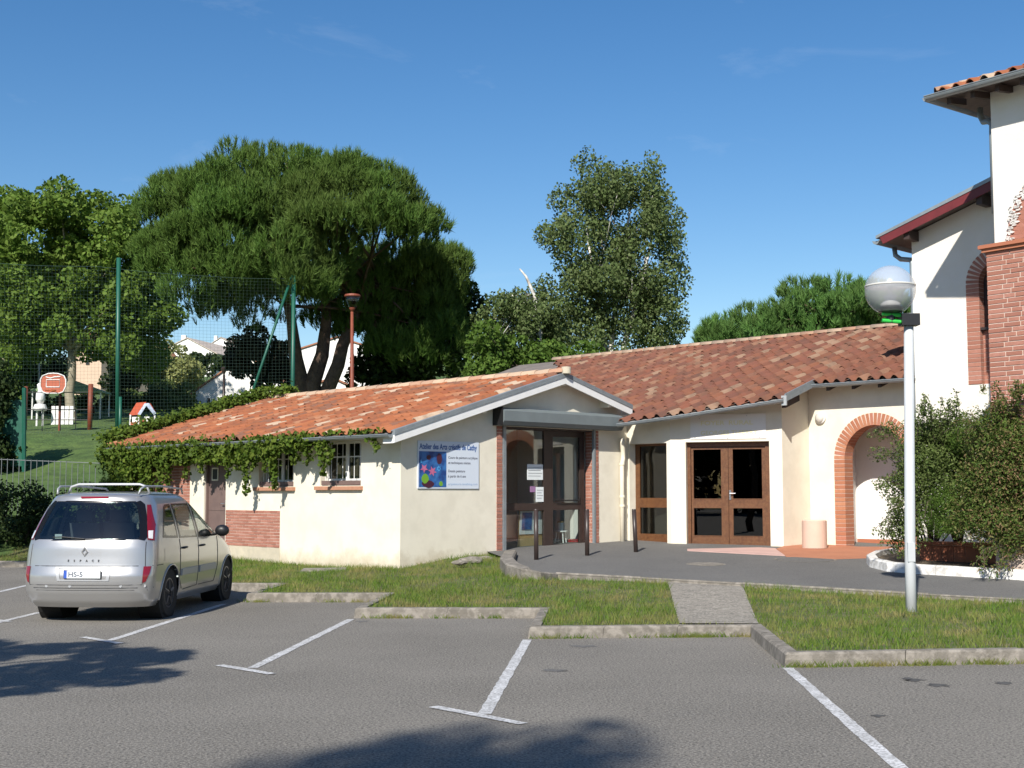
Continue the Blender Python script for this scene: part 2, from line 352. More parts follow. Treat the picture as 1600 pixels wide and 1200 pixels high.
# car park
lot = MB().add([(-60,-60,0),(60,-60,0),(60,30.4,0),(-60,30.4,0)], [(0,1,2,3)]).build('parking_lot', M['asphalt']); tag(lot, kind='structure')
def gline(a, b, w, name='painted_line', z=.004):
    a, b = Vector(a), Vector(b); d = (b-a); d.z = 0; d.normalize(); n = Vector((-d.y, d.x, 0))*w/2
    N = max(2, int((b-a).length/.12)); mb = MB(); vs = []; fs = []
    for i in range(N+1):
        p = a.lerp(b, i/N); j = random.uniform(-.006, .006); k = random.uniform(-.006, .006)
        vs += [Vector((p.x, p.y, z))+n*(1+j/w*2), Vector((p.x, p.y, z))-n*(1+k/w*2)]
        if i: q = 2*i; fs.append((q-2, q-1, q+1, q))
    mb.add(vs, fs); return mb.build(name, M['paint_line'], lot)
for (a, b, t0, t1) in [((172,1001),(350,944),(130,996),(188,1006)), ((395,1044),(548,968),(343,1040),(425,1054)),
                       ((757,1116),(824,1000),(677,1105),(818,1132)), ((1231,1044),(1482,1268),None,None),
                       ((-8,974),(62,957),(-30,966),(15,972)), ((-70,941),(50,913),None,None)]:
    gline(G(*a), G(*b), .1)
    if t0: gline(G(*t0), G(*t1), .1, z=.007)
for k, (px, py, rx, ry) in enumerate([(1425,1062,.16,.07),(1462,1071,.14,.05),(1568,1067,.12,.05),(1372,1119,.1,.03),(565,971,.13,.06),(913,1010,.2,.06),(868,1048,.22,.05)]):
    c = G(px, py); n = 14; ang = random.random()
    vs = [c+Vector((0,0,.003))] + [c+Vector((math.cos(6.283*i/n)*rx*.75*random.uniform(.35,1.3), math.sin(6.283*i/n)*ry*2.0*random.uniform(.35,1.3), .003)) for i in range(n)]
    MB().add(vs, [(0, 1+i, 1+(i+1) % n) for i in range(n)]).build('oil_stain', M['stain' if k < 4 else 'asphalt_dark'], lot)
# kerb line round the staggered bays, right to left
KP = [G(1960,1030), G(1600,1037), G(1225,1043), G(1171,995), G(824,998), G(845,966), G(552,966), G(597,942), G(383,941)]
KP = [V2(p) for p in KP]
KP[5] = Vector((KP[4].x+.17, KP[6].y-.02)); KP[7] = Vector((KP[6].x+.16, KP[8].y))
KP += [Vector((-3.95, 22.3)), Vector((-6.55, 22.4)), Vector((-6.4, 25.3)), Vector((-9.0, 25.4)), Vector((-8.85, 29.5)), Vector((-14, 29.65)), Vector((-24, 30.0))]
def offset_poly(pts, d):
    out = []; n = len(pts)
    for i, p in enumerate(pts):
        ds = []
        if i > 0: ds.append((p-pts[i-1]).normalized())
        if i < n-1: ds.append((pts[i+1]-p).normalized())
        ns = [Vector((q.y, -q.x)) for q in ds]
        if len(ns) == 1: out.append(p+ns[0]*d); continue
        b = (ns[0]+ns[1]); b = b.normalized(); out.append(p + b*(d/max(.35, b.dot(ns[0]))))
    return out
KI = offset_poly(KP, .15); KQ = offset_poly(KP, .02)
kerb = thing('kerb', (KP[4].x, KP[4].y, 0), kind='structure')
def kerb_run(parent, A, Aq, B, ztop, h, step=1.0, mat='kerb_concrete', z0=None):
    """stones between outer foot A, outer top Aq and inner B polylines; ztop(p) gives the top level"""
    for i in range(len(A)-1):
        L = (A[i+1]-A[i]).length; N = max(1, round(L/step)); zj = random.uniform(-.004, .004)
        for k in range(N):
            t0, t1 = k/N, (k+1)/N; g = .004/L
            if k > 0: t0 += g
            if k < N-1: t1 -= g
            zz = zj+random.uniform(-.003, .003); sec = []
            for t in (t0, t1):
                a, q, b = A[i].lerp(A[i+1], t), Aq[i].lerp(Aq[i+1], t), B[i].lerp(B[i+1], t); top = ztop(b)+zz
                lo = top-h if z0 is None else z0
                sec.append([Vector((a.x, a.y, lo)), Vector((q.x, q.y, top-.02)), Vector((*q.lerp(b, .16), top)), Vector((*b, top)), Vector((*b, lo))])
            mb = MB().add(sec[0]+sec[1], [(0,1,2,3,4),(9,8,7,6,5)]+[(j, (j+1) % 5, 5+(j+1) % 5, 5+j) for j in range(5)])
            mb.build('kerbstone', M[mat], parent)
kerb_run(kerb, KP, KQ, KI, lambda p: .135, .2)
# terrace in front of the doors
TE = [TG(*p) for p in [(800,893),(868,897),(1000,904),(1160,913),(1300,921),(1450,930),(1600,938),(1960,958)]]
tp = [V2(p) for p in TE]+[Vector((16, 20)), Vector((16, 32)), Vector((1, 31)), SB+E2*2.45+E1*.4, V2(TG(790,872))]
# sloped sheet
def patch(name, poly, zfun, mat, step=.4, kind='structure', parent=None, dz=0.):
    poly = [V2(p) for p in poly]; dense = []
    for i, p in enumerate(poly):
        q = poly[(i+1) % len(poly)]; N = max(1, int((q-p).length/step)); dense += [p.lerp(q, k/N) for k in range(N)]
    xs = [p.x for p in poly]; ys = [p.y for p in poly]
    gx, gy = np.meshgrid(np.arange(min(xs), max(xs), step), np.arange(min(ys), max(ys), step)); gx = gx.ravel()+.01; gy = gy.ravel()+.013
    ins = inpoly(gx, gy, poly); pts = dense+[Vector((a, b)) for a, b in zip(gx[ins], gy[ins])]
    n = len(dense)
    r = delaunay_2d_cdt(pts, [], [list(range(n))], 1, 1e-4)
    vs = [Vector((p.x, p.y, zfun(p.x, p.y)+dz)) for p in r[0]]; fs = []
    for f in r[2]:
        a, b, c = [r[0][i] for i in f[:3]]
        fs.append(tuple(f) if (b-a).cross(c-a) > 0 else tuple(f)[::-1])
    o = MB().add(vs, fs).build(name, M[mat], parent, smooth=True, fix=False)
    if kind and parent is None: tag(o, kind=kind)
    return o
terrace = patch('terrace_pavement', tp, lambda x, y: zt(y), 'asphalt_dark', .6)
ti = offset_poly([V2(p) for p in TE][::-1], .07)[::-1]
ek = thing('terrace_edging', (TE[2].x, TE[2].y, 0), kind='structure')
tk = [V2(p) for p in TE[1:]]
kerb_run(ek, tk[::-1], [p.lerp(q, .1) for p, q in zip(tk, ti[1:])][::-1], ti[1:][::-1], lambda p: zt(p.y)+.022, .16, 1.2, 'kerb_concrete')
# grey concrete upstand where the terrace meets the lawn by the studio
up = thing('concrete_upstand', TG(800,893), 'pale grey curved concrete upstand ending the terrace by the studio lawn', 'kerb')
ua = [TG(788,868), TG(781,884), TG(790,897), TG(815,903), TG(845,902), TG(872,898.5)]
hh = [.10, .15, .17, .15, .09, .03]; mb = MB(); vs = []; fs = []
ua2 = [V2(p) for p in ua]; ub = offset_poly(ua2[::-1], .24)[::-1]
for i, (a, b, h) in enumerate(zip(ua2, ub, hh)):
    z0 = zt(a.y)-.22; z1 = zt(a.y)+h
    vs += [Vector((*a, z0)), Vector((*a, z1-.02)), Vector((*a.lerp(b, .12), z1)), Vector((*a.lerp(b, .88), z1+.005)), Vector((*b, z1-.02)), Vector((*b, z0))]
    if i: q = 6*i; fs += [(q-6+j, q-6+(j+1) % 6, q+(j+1) % 6, q+j) for j in range(6)]
fs += [tuple(range(6))[::-1], tuple(range(len(vs)-6, len(vs)))]
mb.add(vs, fs); mb.build('upstand_block', M['kerb_concrete'], up)
# lawn
ctrl = [(p.x, p.y, .118) for p in KI] + [(p.x, p.y, zt(p.y)-.05) for p in TE]
for i in range(len(KI)-1):
    for k in (.25, .5, .75): q = KI[i].lerp(KI[i+1], k); ctrl.append((q.x, q.y, .118))
for i in range(len(TE)-1):
    for k in (.33, .66): q = TE[i].lerp(TE[i+1], k); ctrl.append((q.x, q.y, zt(q.y)-.05))
for t, z in [(0,.25),(1,.21),(2,.2),(3,.2),(4,.2),(5,.22),(6,.25),(7,.27),(8.5,.3),(10.5,.35)]: q = SB+E1*t; ctrl.append((q.x, q.y, z))
for t, z in [(.6,.33),(1.2,.40),(1.9,.44),(2.5,.43)]: q = SB+E2*t; ctrl.append((q.x, q.y, z))
ctrl += [(-24, 33, .6), (-16, 33, .6), (-11, 33, .5)]
CT = np.array(ctrl)
def lawnz(x, y):
    d2 = (CT[:,0]-x)**2 + (CT[:,1]-y)**2 + 1e-4; wt = d2**-1.6
    return float((wt*CT[:,2]).sum()/wt.sum())
lawn_poly = list(KI) + [Vector((-24, 34)), Vector((-11, 34)), SB+E1*10.6+E2*.1, SB+E1*.1+E2*.1, SB+E2*2.5+E1*.1, ua2[0], ua2[1], ua2[2], ua2[3], ua2[4]] + [V2(p) for p in TE[2:]]
lawn = patch('lawn', lawn_poly, lawnz, 'lawn_soil', .35)
PATH = [TE[3].lerp(TE[2], .72), TE[3], Vector((KI[3].x-.02, KI[3].y, 0)), V2(G(1062,976,.12)).to_3d()]
PATH = [V2(p) for p in PATH]
patch('concrete_path', PATH, lawnz, 'rough_path', .2, dz=.02)
mh = V2(G(508, 896, .15)); MHOLE = [mh+Vector((-.42,-.3)), mh+Vector((.42,-.25)), mh+Vector((.36,.4)), mh+Vector((-.46,.38))]
o = MB().prism([Vector((p.x, p.y, lawnz(p.x, p.y)-.03)) for p in MHOLE], (0,0,.06)).build('manhole_cover', M['kerb_concrete']); tag(o, 'flat square concrete cover set in the grass by the studio wall', 'manhole cover')
for (px, py, r, m, lb) in [(1103,881.5,.30,'kerb_concrete','round pale manhole cover in the terrace before the wooden doors'), (1258,874.5,.52,'asphalt_dark','wide round manhole cover in the terrace near the concrete pot')]:
    c = TG(px, py); mb = MB(); n = 28
    ring = [c+Vector((math.cos(6.283*i/n)*r, math.sin(6.283*i/n)*r, math.sin(6.283*i/n)*r*.037-.02)) for i in range(n)]
    mb.prism(ring, (0,0,.027)); th = thing('manhole_cover', c, lb, 'manhole cover'); mb.build('lid', M[m], th)
    mb = MB()
    for k in range(n):
        a0, a1 = 6.283*k/n, 6.283*(k+1)/n; vs = []
        for a, rr in ((a0,r+.005),(a1,r+.005),(a1,r+.05),(a0,r+.05)): vs.append(c+Vector((math.cos(a)*rr, math.sin(a)*rr, math.sin(a)*rr*.037+.003)))
        mb.add(vs, [(0,3,2,1)])
    mb.build('rim', M['kerb_concrete'], th)
# grass blades (one uncountable mass)
def blades(name, poly, holes, n, hmin, hmax, wd, zf, mat, clump=.5):
    xs = [p[0] for p in poly]; ys = [p[1] for p in poly]
    x = RNG.uniform(min(xs), max(xs), n*3); y = RNG.uniform(min(ys), max(ys), n*3)
    keep = inpoly(x, y, poly)
    for h in holes: keep &= ~inpoly(x, y, h)
    x, y = x[keep][:n], y[keep][:n]; m = len(x)
    z = np.array([zf(a, b) for a, b in zip(x, y)])
    hN = .5+.5*np.sin(x*2.3+1.7*np.sin(y*1.9))*np.cos(y*2.7+x*.8)
    h = (hmin+(hmax-hmin)*RNG.random(m)**1.6)*(.65+clump*hN)
    a = RNG.uniform(0, 6.283, m); ln = RNG.normal(0, .35, (m, 2))*h[:,None]; wv = wd*RNG.uniform(.6, 1.3, m)
    b0 = np.stack([x-np.cos(a)*wv, y-np.sin(a)*wv, z-.01], -1); b1 = np.stack([x+np.cos(a)*wv, y+np.sin(a)*wv, z-.01], -1)
    md = np.stack([x+ln[:,0]*.4, y+ln[:,1]*.4, z+h*.6], -1); tp_ = np.stack([x+ln[:,0]*1.3, y+ln[:,1]*1.3, z+h], -1)
    vs = np.stack([b0, b1, tp_], 1).reshape(-1, 3); fs = np.arange(3*m).reshape(-1, 3)
    return tag(np_mesh(name, vs, fs, M[mat]), kind='stuff')
near = [p for p in lawn_poly if True]
def lz_fast():
    gx = np.arange(-25, 12, .25); gy = np.arange(10, 36, .25); Zg = np.array([[lawnz(a, b) for a in gx] for b in gy])
    def f(a, b):
        i = min(len(gx)-2, max(0, (a-gx[0])/.25)); j = min(len(gy)-2, max(0, (b-gy[0])/.25)); i0, j0 = int(i), int(j); u, v = i-i0, j-j0
        return Zg[j0,i0]*(1-u)*(1-v)+Zg[j0,i0+1]*u*(1-v)+Zg[j0+1,i0]*(1-u)*v+Zg[j0+1,i0+1]*u*v
    return f
LZ = lz_fast()
o = blades('grass', lawn_poly, [PATH, MHOLE], 210000, .025, .105, .0055, LZ, 'grass_blade', .8)
o['label'] = 'short patchy green and straw coloured grass on the lawn strips'; o['category'] = 'grass'
# weeds sprouting along the kerb foot
wp = []
for k in range(46):
    i = random.choice([0, 0, 1, 1, 3, 3, 5, 7]); q = KP[i].lerp(KP[i+1], random.random()); wp.append((q.x, q.y))
vs = []
for (x, y) in wp:
    for j in range(random.randint(12, 60)):
        bx, by = x+random.gauss(0, .10), y-abs(random.gauss(0, .025)); h = random.uniform(.02, .085); a = random.uniform(0, 6.28)
        vs += [(bx-.005, by, 0), (bx+.005, by, 0), (bx+math.cos(a)*h*.8, by-abs(math.sin(a))*h*.5, h)]
o = np_mesh('kerb_weeds', np.array(vs), np.arange(len(vs)).reshape(-1, 3), M['grass_blade']); tag(o, 'small tufts of weeds growing along the kerb foot', 'weeds', kind='stuff')

# grit, chips and dry leaves lying on the asphalt
vs = []; gm = []
def bit(x, y, z, r, lift=.004):
    a = random.uniform(0, 6.28); 
    for k in range(3): vs.append((x+math.cos(a+k*2.1)*r*random.uniform(.6,1.2), y+math.sin(a+k*2.1)*r*random.uniform(.6,1.2), z+lift*random.random()+.002))
for k in range(700):
    i = random.choice([0,1,2,3,4,5,6,7]); q = KP[i].lerp(KP[i+1], random.random()); bit(q.x+random.gauss(0,.08), q.y-abs(random.gauss(0,.16))-.01, 0, random.uniform(.004,.014))
for k in range(420): bit(random.uniform(-7, 6), random.uniform(7.5, 19), .001, random.uniform(.004,.010))
pmat('grit', None, rnd=[(.42,.40,.36),(.20,.15,.09),(.50,.47,.42),(.26,.18,.09)], rough=.9)
o = np_mesh('grit', np.array(vs), np.arange(len(vs)).reshape(-1,3), M['grit']); tag(o, 'scattered grit and dry leaf bits on the asphalt', 'grit', kind='stuff')
# ================================================================== BUILDING PIECES
_unit = {}
def unit_box(mat):
    if mat not in _unit:
        b = .04; vs = []; me = MB().box((0,0,0), (1,1,1)).mesh('brick')
        me.materials.append(M[mat]); _unit[mat] = me
    return _unit[mat]
def brick(parent, o, a, b, c, mat='brick', name='brick'):
    """one brick, an object of its own: corner o and edge vectors a, b, c (shared unit mesh)"""
    a, b, c = Vector(a), Vector(b), Vector(c); o = Vector(o)-root_loc(parent)
    ob = bpy.data.objects.new(name, unit_box(mat)); COL.objects.link(ob); ob.parent = parent
    m = Matrix.Identity(4)
    for i in range(3): m[i][0], m[i][1], m[i][2], m[i][3] = a[i], b[i], c[i], o[i]
    ob.matrix_local = m; return ob
def brick_field(parent, W, t0, t1, z0, z1, d0, d1, course, blen, joint=.012, mat='brick', mortar=True, hdr=False):
    """running bond on wall W; bricks sit d0 (face) to d1, mortar 8 mm back"""
    s = 1 if d1 > d0 else -1
    if mortar: MB().wbox(W, t0+.002, t1-.002, z0+.002, z1-.002, d0+.008*s, d1+.012*s).build('mortar_bed', M['mortar'], parent)
    n = max(1, round((z1-z0)/course)); ch = (z1-z0)/n
    for r in range(n):
        z = z0+r*ch; x = t0; first = True
        while x < t1-.02:
            L = blen*(random.choice([.5, 1, 1]) if hdr else 1)
            if first and r % 2: L = blen*.5
            first = False; e = min(t1, x+L)
            if t1-e < .05: e = t1
            j = random.uniform(-.003, .003)
            if (e-x) > .03:
                o = W.p(x+joint/2, z+joint/2, d0+j)
                brick(parent, o, W.p(e-joint/2, 0)-W.p(x+joint/2, 0), W.p(0, 0, d1)-W.p(0, 0, d0+j), (0, 0, ch-joint), mat)
            x = e
def arch_pts(tc, zs, R, n=16): return [(tc+R*math.cos(math.pi*i/n), zs+R*math.sin(math.pi*i/n)) for i in range(n+1)]
def arch_bricks(parent, W, tc, zs, zb, Ri, Ro, d0, d1, course, mat='brick', joint=.012, left=True, right=True, nring=None):
    """jambs and ring of an arch, brick by brick, over a mortar bed"""
    ol = [(tc+Ro-.002, zb)]+arch_pts(tc, zs, Ro-.002, 24)+[(tc-Ro+.002, zb), (tc-Ri-.004, zb)]+arch_pts(tc, zs, Ri+.004, 24)[::-1]+[(tc+Ri+.004, zb)]
    s = 1 if d1 > d0 else -1
    MB().plate(W, ol, [], d0+.008*s, d1-.008*s).build('mortar_bed', M['mortar'], parent)
    n = round((zs-zb)/course); ch = (zs-zb)/n
    for side, on in ((-1, left), (1, right)):
        if not on: continue
        for r in range(n):
            ta, tb = (tc-Ro, tc-Ri) if side < 0 else (tc+Ri, tc+Ro)
            z = zb+r*ch+joint/2; j = random.uniform(-.003, .003)
            brick(parent, W.p(ta, z, d0+j), W.p(tb, 0)-W.p(ta, 0), W.p(0, 0, d1)-W.p(0, 0, d0+j), (0, 0, ch-joint), mat)
    N = nring or round(math.pi*(Ri+Ro)/2/course)
    for k in range(N):
        a = math.pi*(k+.5)/N; da = math.pi/N
        wi = 2*Ri*math.sin(da/2)-joint*.5; ra = Vector((math.cos(a), math.sin(a))); ta = Vector((-math.sin(a), math.cos(a)))
        c = Vector((tc, zs))+ra*Ri-ta*wi/2; j = random.uniform(-.003, .003)
        o = W.p(c.x, c.y, d0+j); u3 = Vector((W.u.x, W.u.y, 0)); zz = Vector((0,0,1))
        brick(parent, o, (u3*ra.x+zz*ra.y)*(Ro-Ri), (u3*ta.x+zz*ta.y)*wi, W.p(0,0,d1)-W.p(0,0,d0+j), mat)
# roof tiles --------------------------------------------------------
TP, TL = .262, .37                                          # tile pitch and exposed length
def tile_geo(L=TL, rise=.074):
    xs = []; n = 6
    for i in range(n+1): f = i/n; xs.append((f*.62*TP, rise*math.sin(math.pi*f)**.85 if 0 < f < 1 else 0))
    for f in (.35, .7, 1): xs.append(((.62+.38*f)*TP, -.012*math.sin(math.pi*f)))
    Lt = L+.06; vs = []; m = len(xs)
    for x, z in xs: vs.append((x, 0, z+.010))
    for x, z in xs: vs.append((x, 0, z+.028))
    for x, z in xs: vs.append((x, Lt, z+.002))
    fs = []
    for i in range(m-1): fs += [(i, i+1, m+i+1, m+i), (m+i, m+i+1, 2*m+i+1, 2*m+i)]
    return vs, fs
TV, TF = tile_geo()
_tilemesh = {}
def tile_mesh(mat):
    if mat not in _tilemesh:
        me = MB().add(TV, TF).mesh('roof_tile'); me.materials.append(M[mat])
        me.polygons.foreach_set('use_smooth', [True]*len(me.polygons)); _tilemesh[mat] = me
    return _tilemesh[mat]
def tile_roof(roof, O, uc, us, cols, mat, maxsingle=300, visible=None):
    """cols = [(c, r0, r1)]: column position along the eave, start and end up the slope; the nearest tiles are objects, the rest one mass"""
    uc, us = Vector(uc).normalized(), Vector(us).normalized(); nn = uc.cross(us)
    if nn.z < 0: nn = -nn
    left = uc.cross(us).z < 0; items = []
    for c, r0, r1 in cols:
        r = r0
        while r < r1-.04:
            L = min(TL+.06, r1-r+.05); p = O+uc*c+us*r
            items.append((p+nn*random.uniform(-.006,.009), L/(TL+.06), random.uniform(-.012,.012))); r += TL
    if visible: items = [i for i in items if visible(i[0])]
    items.sort(key=lambda i: (i[0]-CAM).length)
    me = tile_mesh(mat); rl = root_loc(roof)
    def mtx(p, k, tw):
        m = Matrix.Identity(4); a = (uc+us*tw); b = us*k
        o = p
        if left: a = -a; o = p+uc*TP
        for i in range(3): m[i][0], m[i][1], m[i][2], m[i][3] = a[i], b[i], nn[i], o[i]-rl[i]
        return m
    for it in items[:maxsingle]:
        ob = bpy.data.objects.new('roof_tile', me); COL.objects.link(ob); ob.parent = roof; ob.matrix_local = mtx(*it)
    rest = items[maxsingle:]
    if rest:
        tv = np.c_[np.array(TV), np.ones(len(TV))]; tf = np.array(TF); V = []; Fs = []
        for k, it in enumerate(rest):
            V.append((np.array(mtx(*it)) @ tv.T).T[:, :3]); Fs.append(tf+k*len(TV))
        o = np_mesh('roof_tile_field', np.concatenate(V)+np.array(rl), np.concatenate(Fs), M[mat], roof, smooth=True)
        o['kind'] = 'stuff'
def ridge_tiles(parent, a, b, r=.11, L=.42, mat='ridge_tile', drop=.0):
    a, b = Vector(a), Vector(b); d = (b-a); n = max(1, round(d.length/L)); d.normalize(); side = d.cross(Vector((0,0,1))).normalized(); up = side.cross(d)
    L = (b-a).length/n; mb = MB(); vs = []; m = 7
    for k, (y, rr) in enumerate(((0, r*1.08), (0, r), (L*1.08, r*.86))):
        for i in range(m):
            t = math.pi*i/(m-1); vs.append((math.cos(t)*(rr if k else r*1.08-.018), y, math.sin(t)*(rr if k else r*1.08-.018)*.9))
    vs2 = []
    fs = [(k*m+i, k*m+i+1, (k+1)*m+i+1, (k+1)*m+i) for k in range(2) for i in range(m-1)]
    me = MB().add(vs, fs).mesh('ridge_tile'); me.materials.append(M[mat]); me.polygons.foreach_set('use_smooth', [True]*len(me.polygons))
    rl = root_loc(parent)
    for i in range(n):
        ob = bpy.data.objects.new('ridge_tile', me); COL.objects.link(ob); ob.parent = parent
        o = a+d*(L*i)-rl; mm = Matrix.Identity(4); tw = random.uniform(-.02, .02)
        for j in range(3): mm[j][0], mm[j][1], mm[j][2], mm[j][3] = side[j], d[j]+up[j]*tw, up[j], o[j]
        ob.matrix_local = mm
def gutter(parent, pts, r=.07, mat='zinc', name='gutter', n=9):
    pts = [Vector(p) for p in pts]; vs = []; fs = []; th = .006; m = 2*(n+1)
    for i, p in enumerate(pts):
        d = (pts[min(i+1, len(pts)-1)]-pts[max(0, i-1)]); d.normalize(); s = Vector((d.y, -d.x, 0)).normalized(); up = Vector((0,0,1))
        for rr in (r, r-th):
            for k in range(n+1):
                a = math.pi+math.pi*k/n; vs.append(p+s*math.cos(a)*rr+up*math.sin(a)*rr*.95)
    for i in range(len(pts)-1):
        b = i*m
        for k in range(n): fs += [(b+k, b+k+1, b+m+k+1, b+m+k), (b+n+1+k+1, b+n+1+k, b+m+n+1+k, b+m+n+1+k+1)]
        fs += [(b, b+m, b+m+n+1, b+n+1), (b+n, b+n+n+1, b+m+n+n+1, b+m+n)]
    for b in (0, (len(pts)-1)*m): fs.append(tuple(b+k for k in range(n+1)))
    o = MB().add(vs, fs).build(name, M[mat], parent, smooth=False)
    mb = MB()                                                 # rolled front bead
    for sgn in (-1, 1):
        pp = []
        for i, p in enumerate(pts):
            d = (pts[min(i+1, len(pts)-1)]-pts[max(0, i-1)]); d.normalize(); s = Vector((d.y, -d.x, 0)).normalized(); pp.append(p+s*r*sgn)
        mb.tube(pp, .011, 6)
    mb.build('gutter_bead', M[mat], o); return o
def txt(s, size, W, t, z, d, mat, parent, name='lettering', bold=0., align='LEFT', width=None, u=None):
    """real letter shapes lying on wall W (depth d), converted to mesh"""
    cu = bpy.data.curves.new('t', 'FONT'); cu.body = s; cu.size = size; cu.offset = bold; cu.align_x = align; cu.resolution_u = 3; cu.extrude = .0015
    ob = bpy.data.objects.new('t', cu); COL.objects.link(ob); bpy.context.view_layer.update()
    me = bpy.data.meshes.new_from_object(ob.evaluated_get(bpy.context.evaluated_depsgraph_get()))
    bpy.data.objects.remove(ob); me.name = name; n = len(me.vertices)
    co = np.zeros(n*3); me.vertices.foreach_get('co', co); co = co.reshape(-1, 3)
    if width: co[:, 0] *= width/max(1e-6, co[:, 0].max()-co[:, 0].min())
    fl = 1 if u is None else u
    rl = root_loc(parent); out = [W.p(t+fl*c[0], z+c[1], d-c[2])-rl for c in co]
    me.vertices.foreach_set('co', np.array([tuple(p) for p in out], dtype=np.float32).ravel()); me.update()
    me.materials.clear(); me.materials.append(M[mat])
    o = bpy.data.objects.new(name, me); COL.objects.link(o); o.parent = parent; return o
# ================================================================== THE STUDIO (low wing, left)
LW = Wall(SB, E1, E2); GW = Wall(SB, E2, E1)
studio = thing('studio_building', C0, 'low cream studio wing with orange tiled gable roof and a vine along its eave', 'building')
SK = .296; SE, SZ = -.40, 2.805; SA = 4.17; OH = .30
def zl(s): return SZ + SK*(s-SE)
ZA = zl(SA); RK2 = .27
def zr(s): return ZA - RK2*(s-SA)
LEN = 10.9
# walls
win = {'w1': (3.46, 4.74, 1.79, 2.60), 'w2': (1.21, 2.53, 1.80, 2.68)}
dt0, dt1, dz0, dz1 = 6.03, 6.93, .30, 2.46
top = zl(0)-.10
holes = [[(a, c), (b, c), (b, d), (a, d)] for a, b, c, d in win.values()] + [[(dt0, dz0), (dt1, dz0), (dt1, dz1), (dt0, dz1)]]
wl = MB().plate(LW, [(0, -.3), (10.5, -.3), (10.5, top), (0, top)], holes, 0, .28).build('wall', M['stucco'], studio)
go = (2.63, 5.42, .40, 3.0)
wg = MB().plate(GW, [(.28, -.3), (6.5, -.3), (6.5, zr(6.5)-.1), (SA, ZA-.11), (.28, zl(.28)-.1)],
                [[(go[0]-.17, go[2]), (go[1]+.09, go[2]), (go[1]+.09, go[3]), (go[0]-.17, go[3])]], .0015, .28).build('wall', M['stucco'], studio)
MB().plate(Wall(SB+E1*10.5, E2, -E1), [(.0, -.3), (8.3, -.3), (8.3, zr(8.3)-.1), (SA, ZA-.1), (.0, zl(0)-.1)], [], .004, .28).build('wall', M['stucco'], studio)
MB().plate(Wall(SB+E2*8.3, E1, -E2), [(0, -.3), (10.5, -.3), (10.5, zr(8.3)-.1), (0, zr(8.3)-.1)], [], 0, .25).build('wall', M['stucco'], studio)
# floor and partition inside
MB().obox(LW.p(.3, .36, .3), LW.p(10.2, .36, .3)-LW.p(.3, .36, .3), LW.p(.3, .36, 8)-LW.p(.3, .36, .3), (0,0,.05)).build('floor', M['interior_floor'], studio)
MB().wbox(GW, 1.2, 6.9, .41, 3.3, 2.6, 2.7).build('partition', M['interior_wall'], studio)
MB().wbox(GW, 5.6, 5.68, .41, 3.2, .45, 2.6).build('partition', M['white_wall'], studio)
# brick panels let into the long wall
brick_field(wl, LW, 3.92, 6.0, .52, 1.29, -.012, .02, .066, .235)
brick_field(wl, LW, 7.53, 9.75, .50, 2.42, -.012, .02, .066, .235)
MB().wbox(LW, 3.91, 6.01, -.2, .515, -.010, .02).build('concrete_base', M['concrete_base'], studio)
MB().wbox(LW, 5.75, 6.95, -.1, .30, -.42, .05).build('door_step', M['kerb_concrete'], studio)
# brown side door
dr = MB().wbox(LW, dt0+.05, dt1-.05, dz0+.01, dz1-.05, .10, .15).build('door', M['door_paint'], studio)
MB().wbox(LW, dt0+.001, dt0+.05, dz0, dz1, .04, .16).wbox(LW, dt1-.05, dt1-.001, dz0, dz1, .04, .16).wbox(LW, dt0+.05, dt1-.05, dz1-.05, dz1-.001, .04, .16).build('door_frame', M['door_paint'], dr)
MB().wbox(LW, dt0+.06, dt1-.06, 1.27, 1.30, .092, .101).wbox(LW, dt0+.06, dt1-.06, .40, .43, .092, .101).build('door_batten', M['door_paint'], dr)
wx0, wx1, wz0, wz1 = LW.t(342,740,.1), LW.t(332,740,.1), 1.93, 2.22
fm = MB()
for a in ((wx0, wx1, wz0, wz0+.03), (wx0, wx1, wz1-.03, wz1), (wx0, wx0+.03, wz0+.03, wz1-.03), (wx1-.03, wx1, wz0+.03, wz1-.03)): fm.wbox(LW, *a, .08, .099)
fm.build('window_frame', M['cream_pipe'], dr)
MB().wbox(LW, wx0+.03, wx1-.03, wz0+.03, wz1-.03, .09, .098).build('pane', M['black_plastic'], dr)
MB().tube([LW.p(dt0+.13, 1.42, .10), LW.p(dt0+.13, 1.42, .04), LW.p(dt0+.25, 1.42, .04)], .012, 8).wbox(LW, dt0+.10, dt0+.16, 1.34, 1.5, .088, .0995).build('handle', M['steel'], dr)
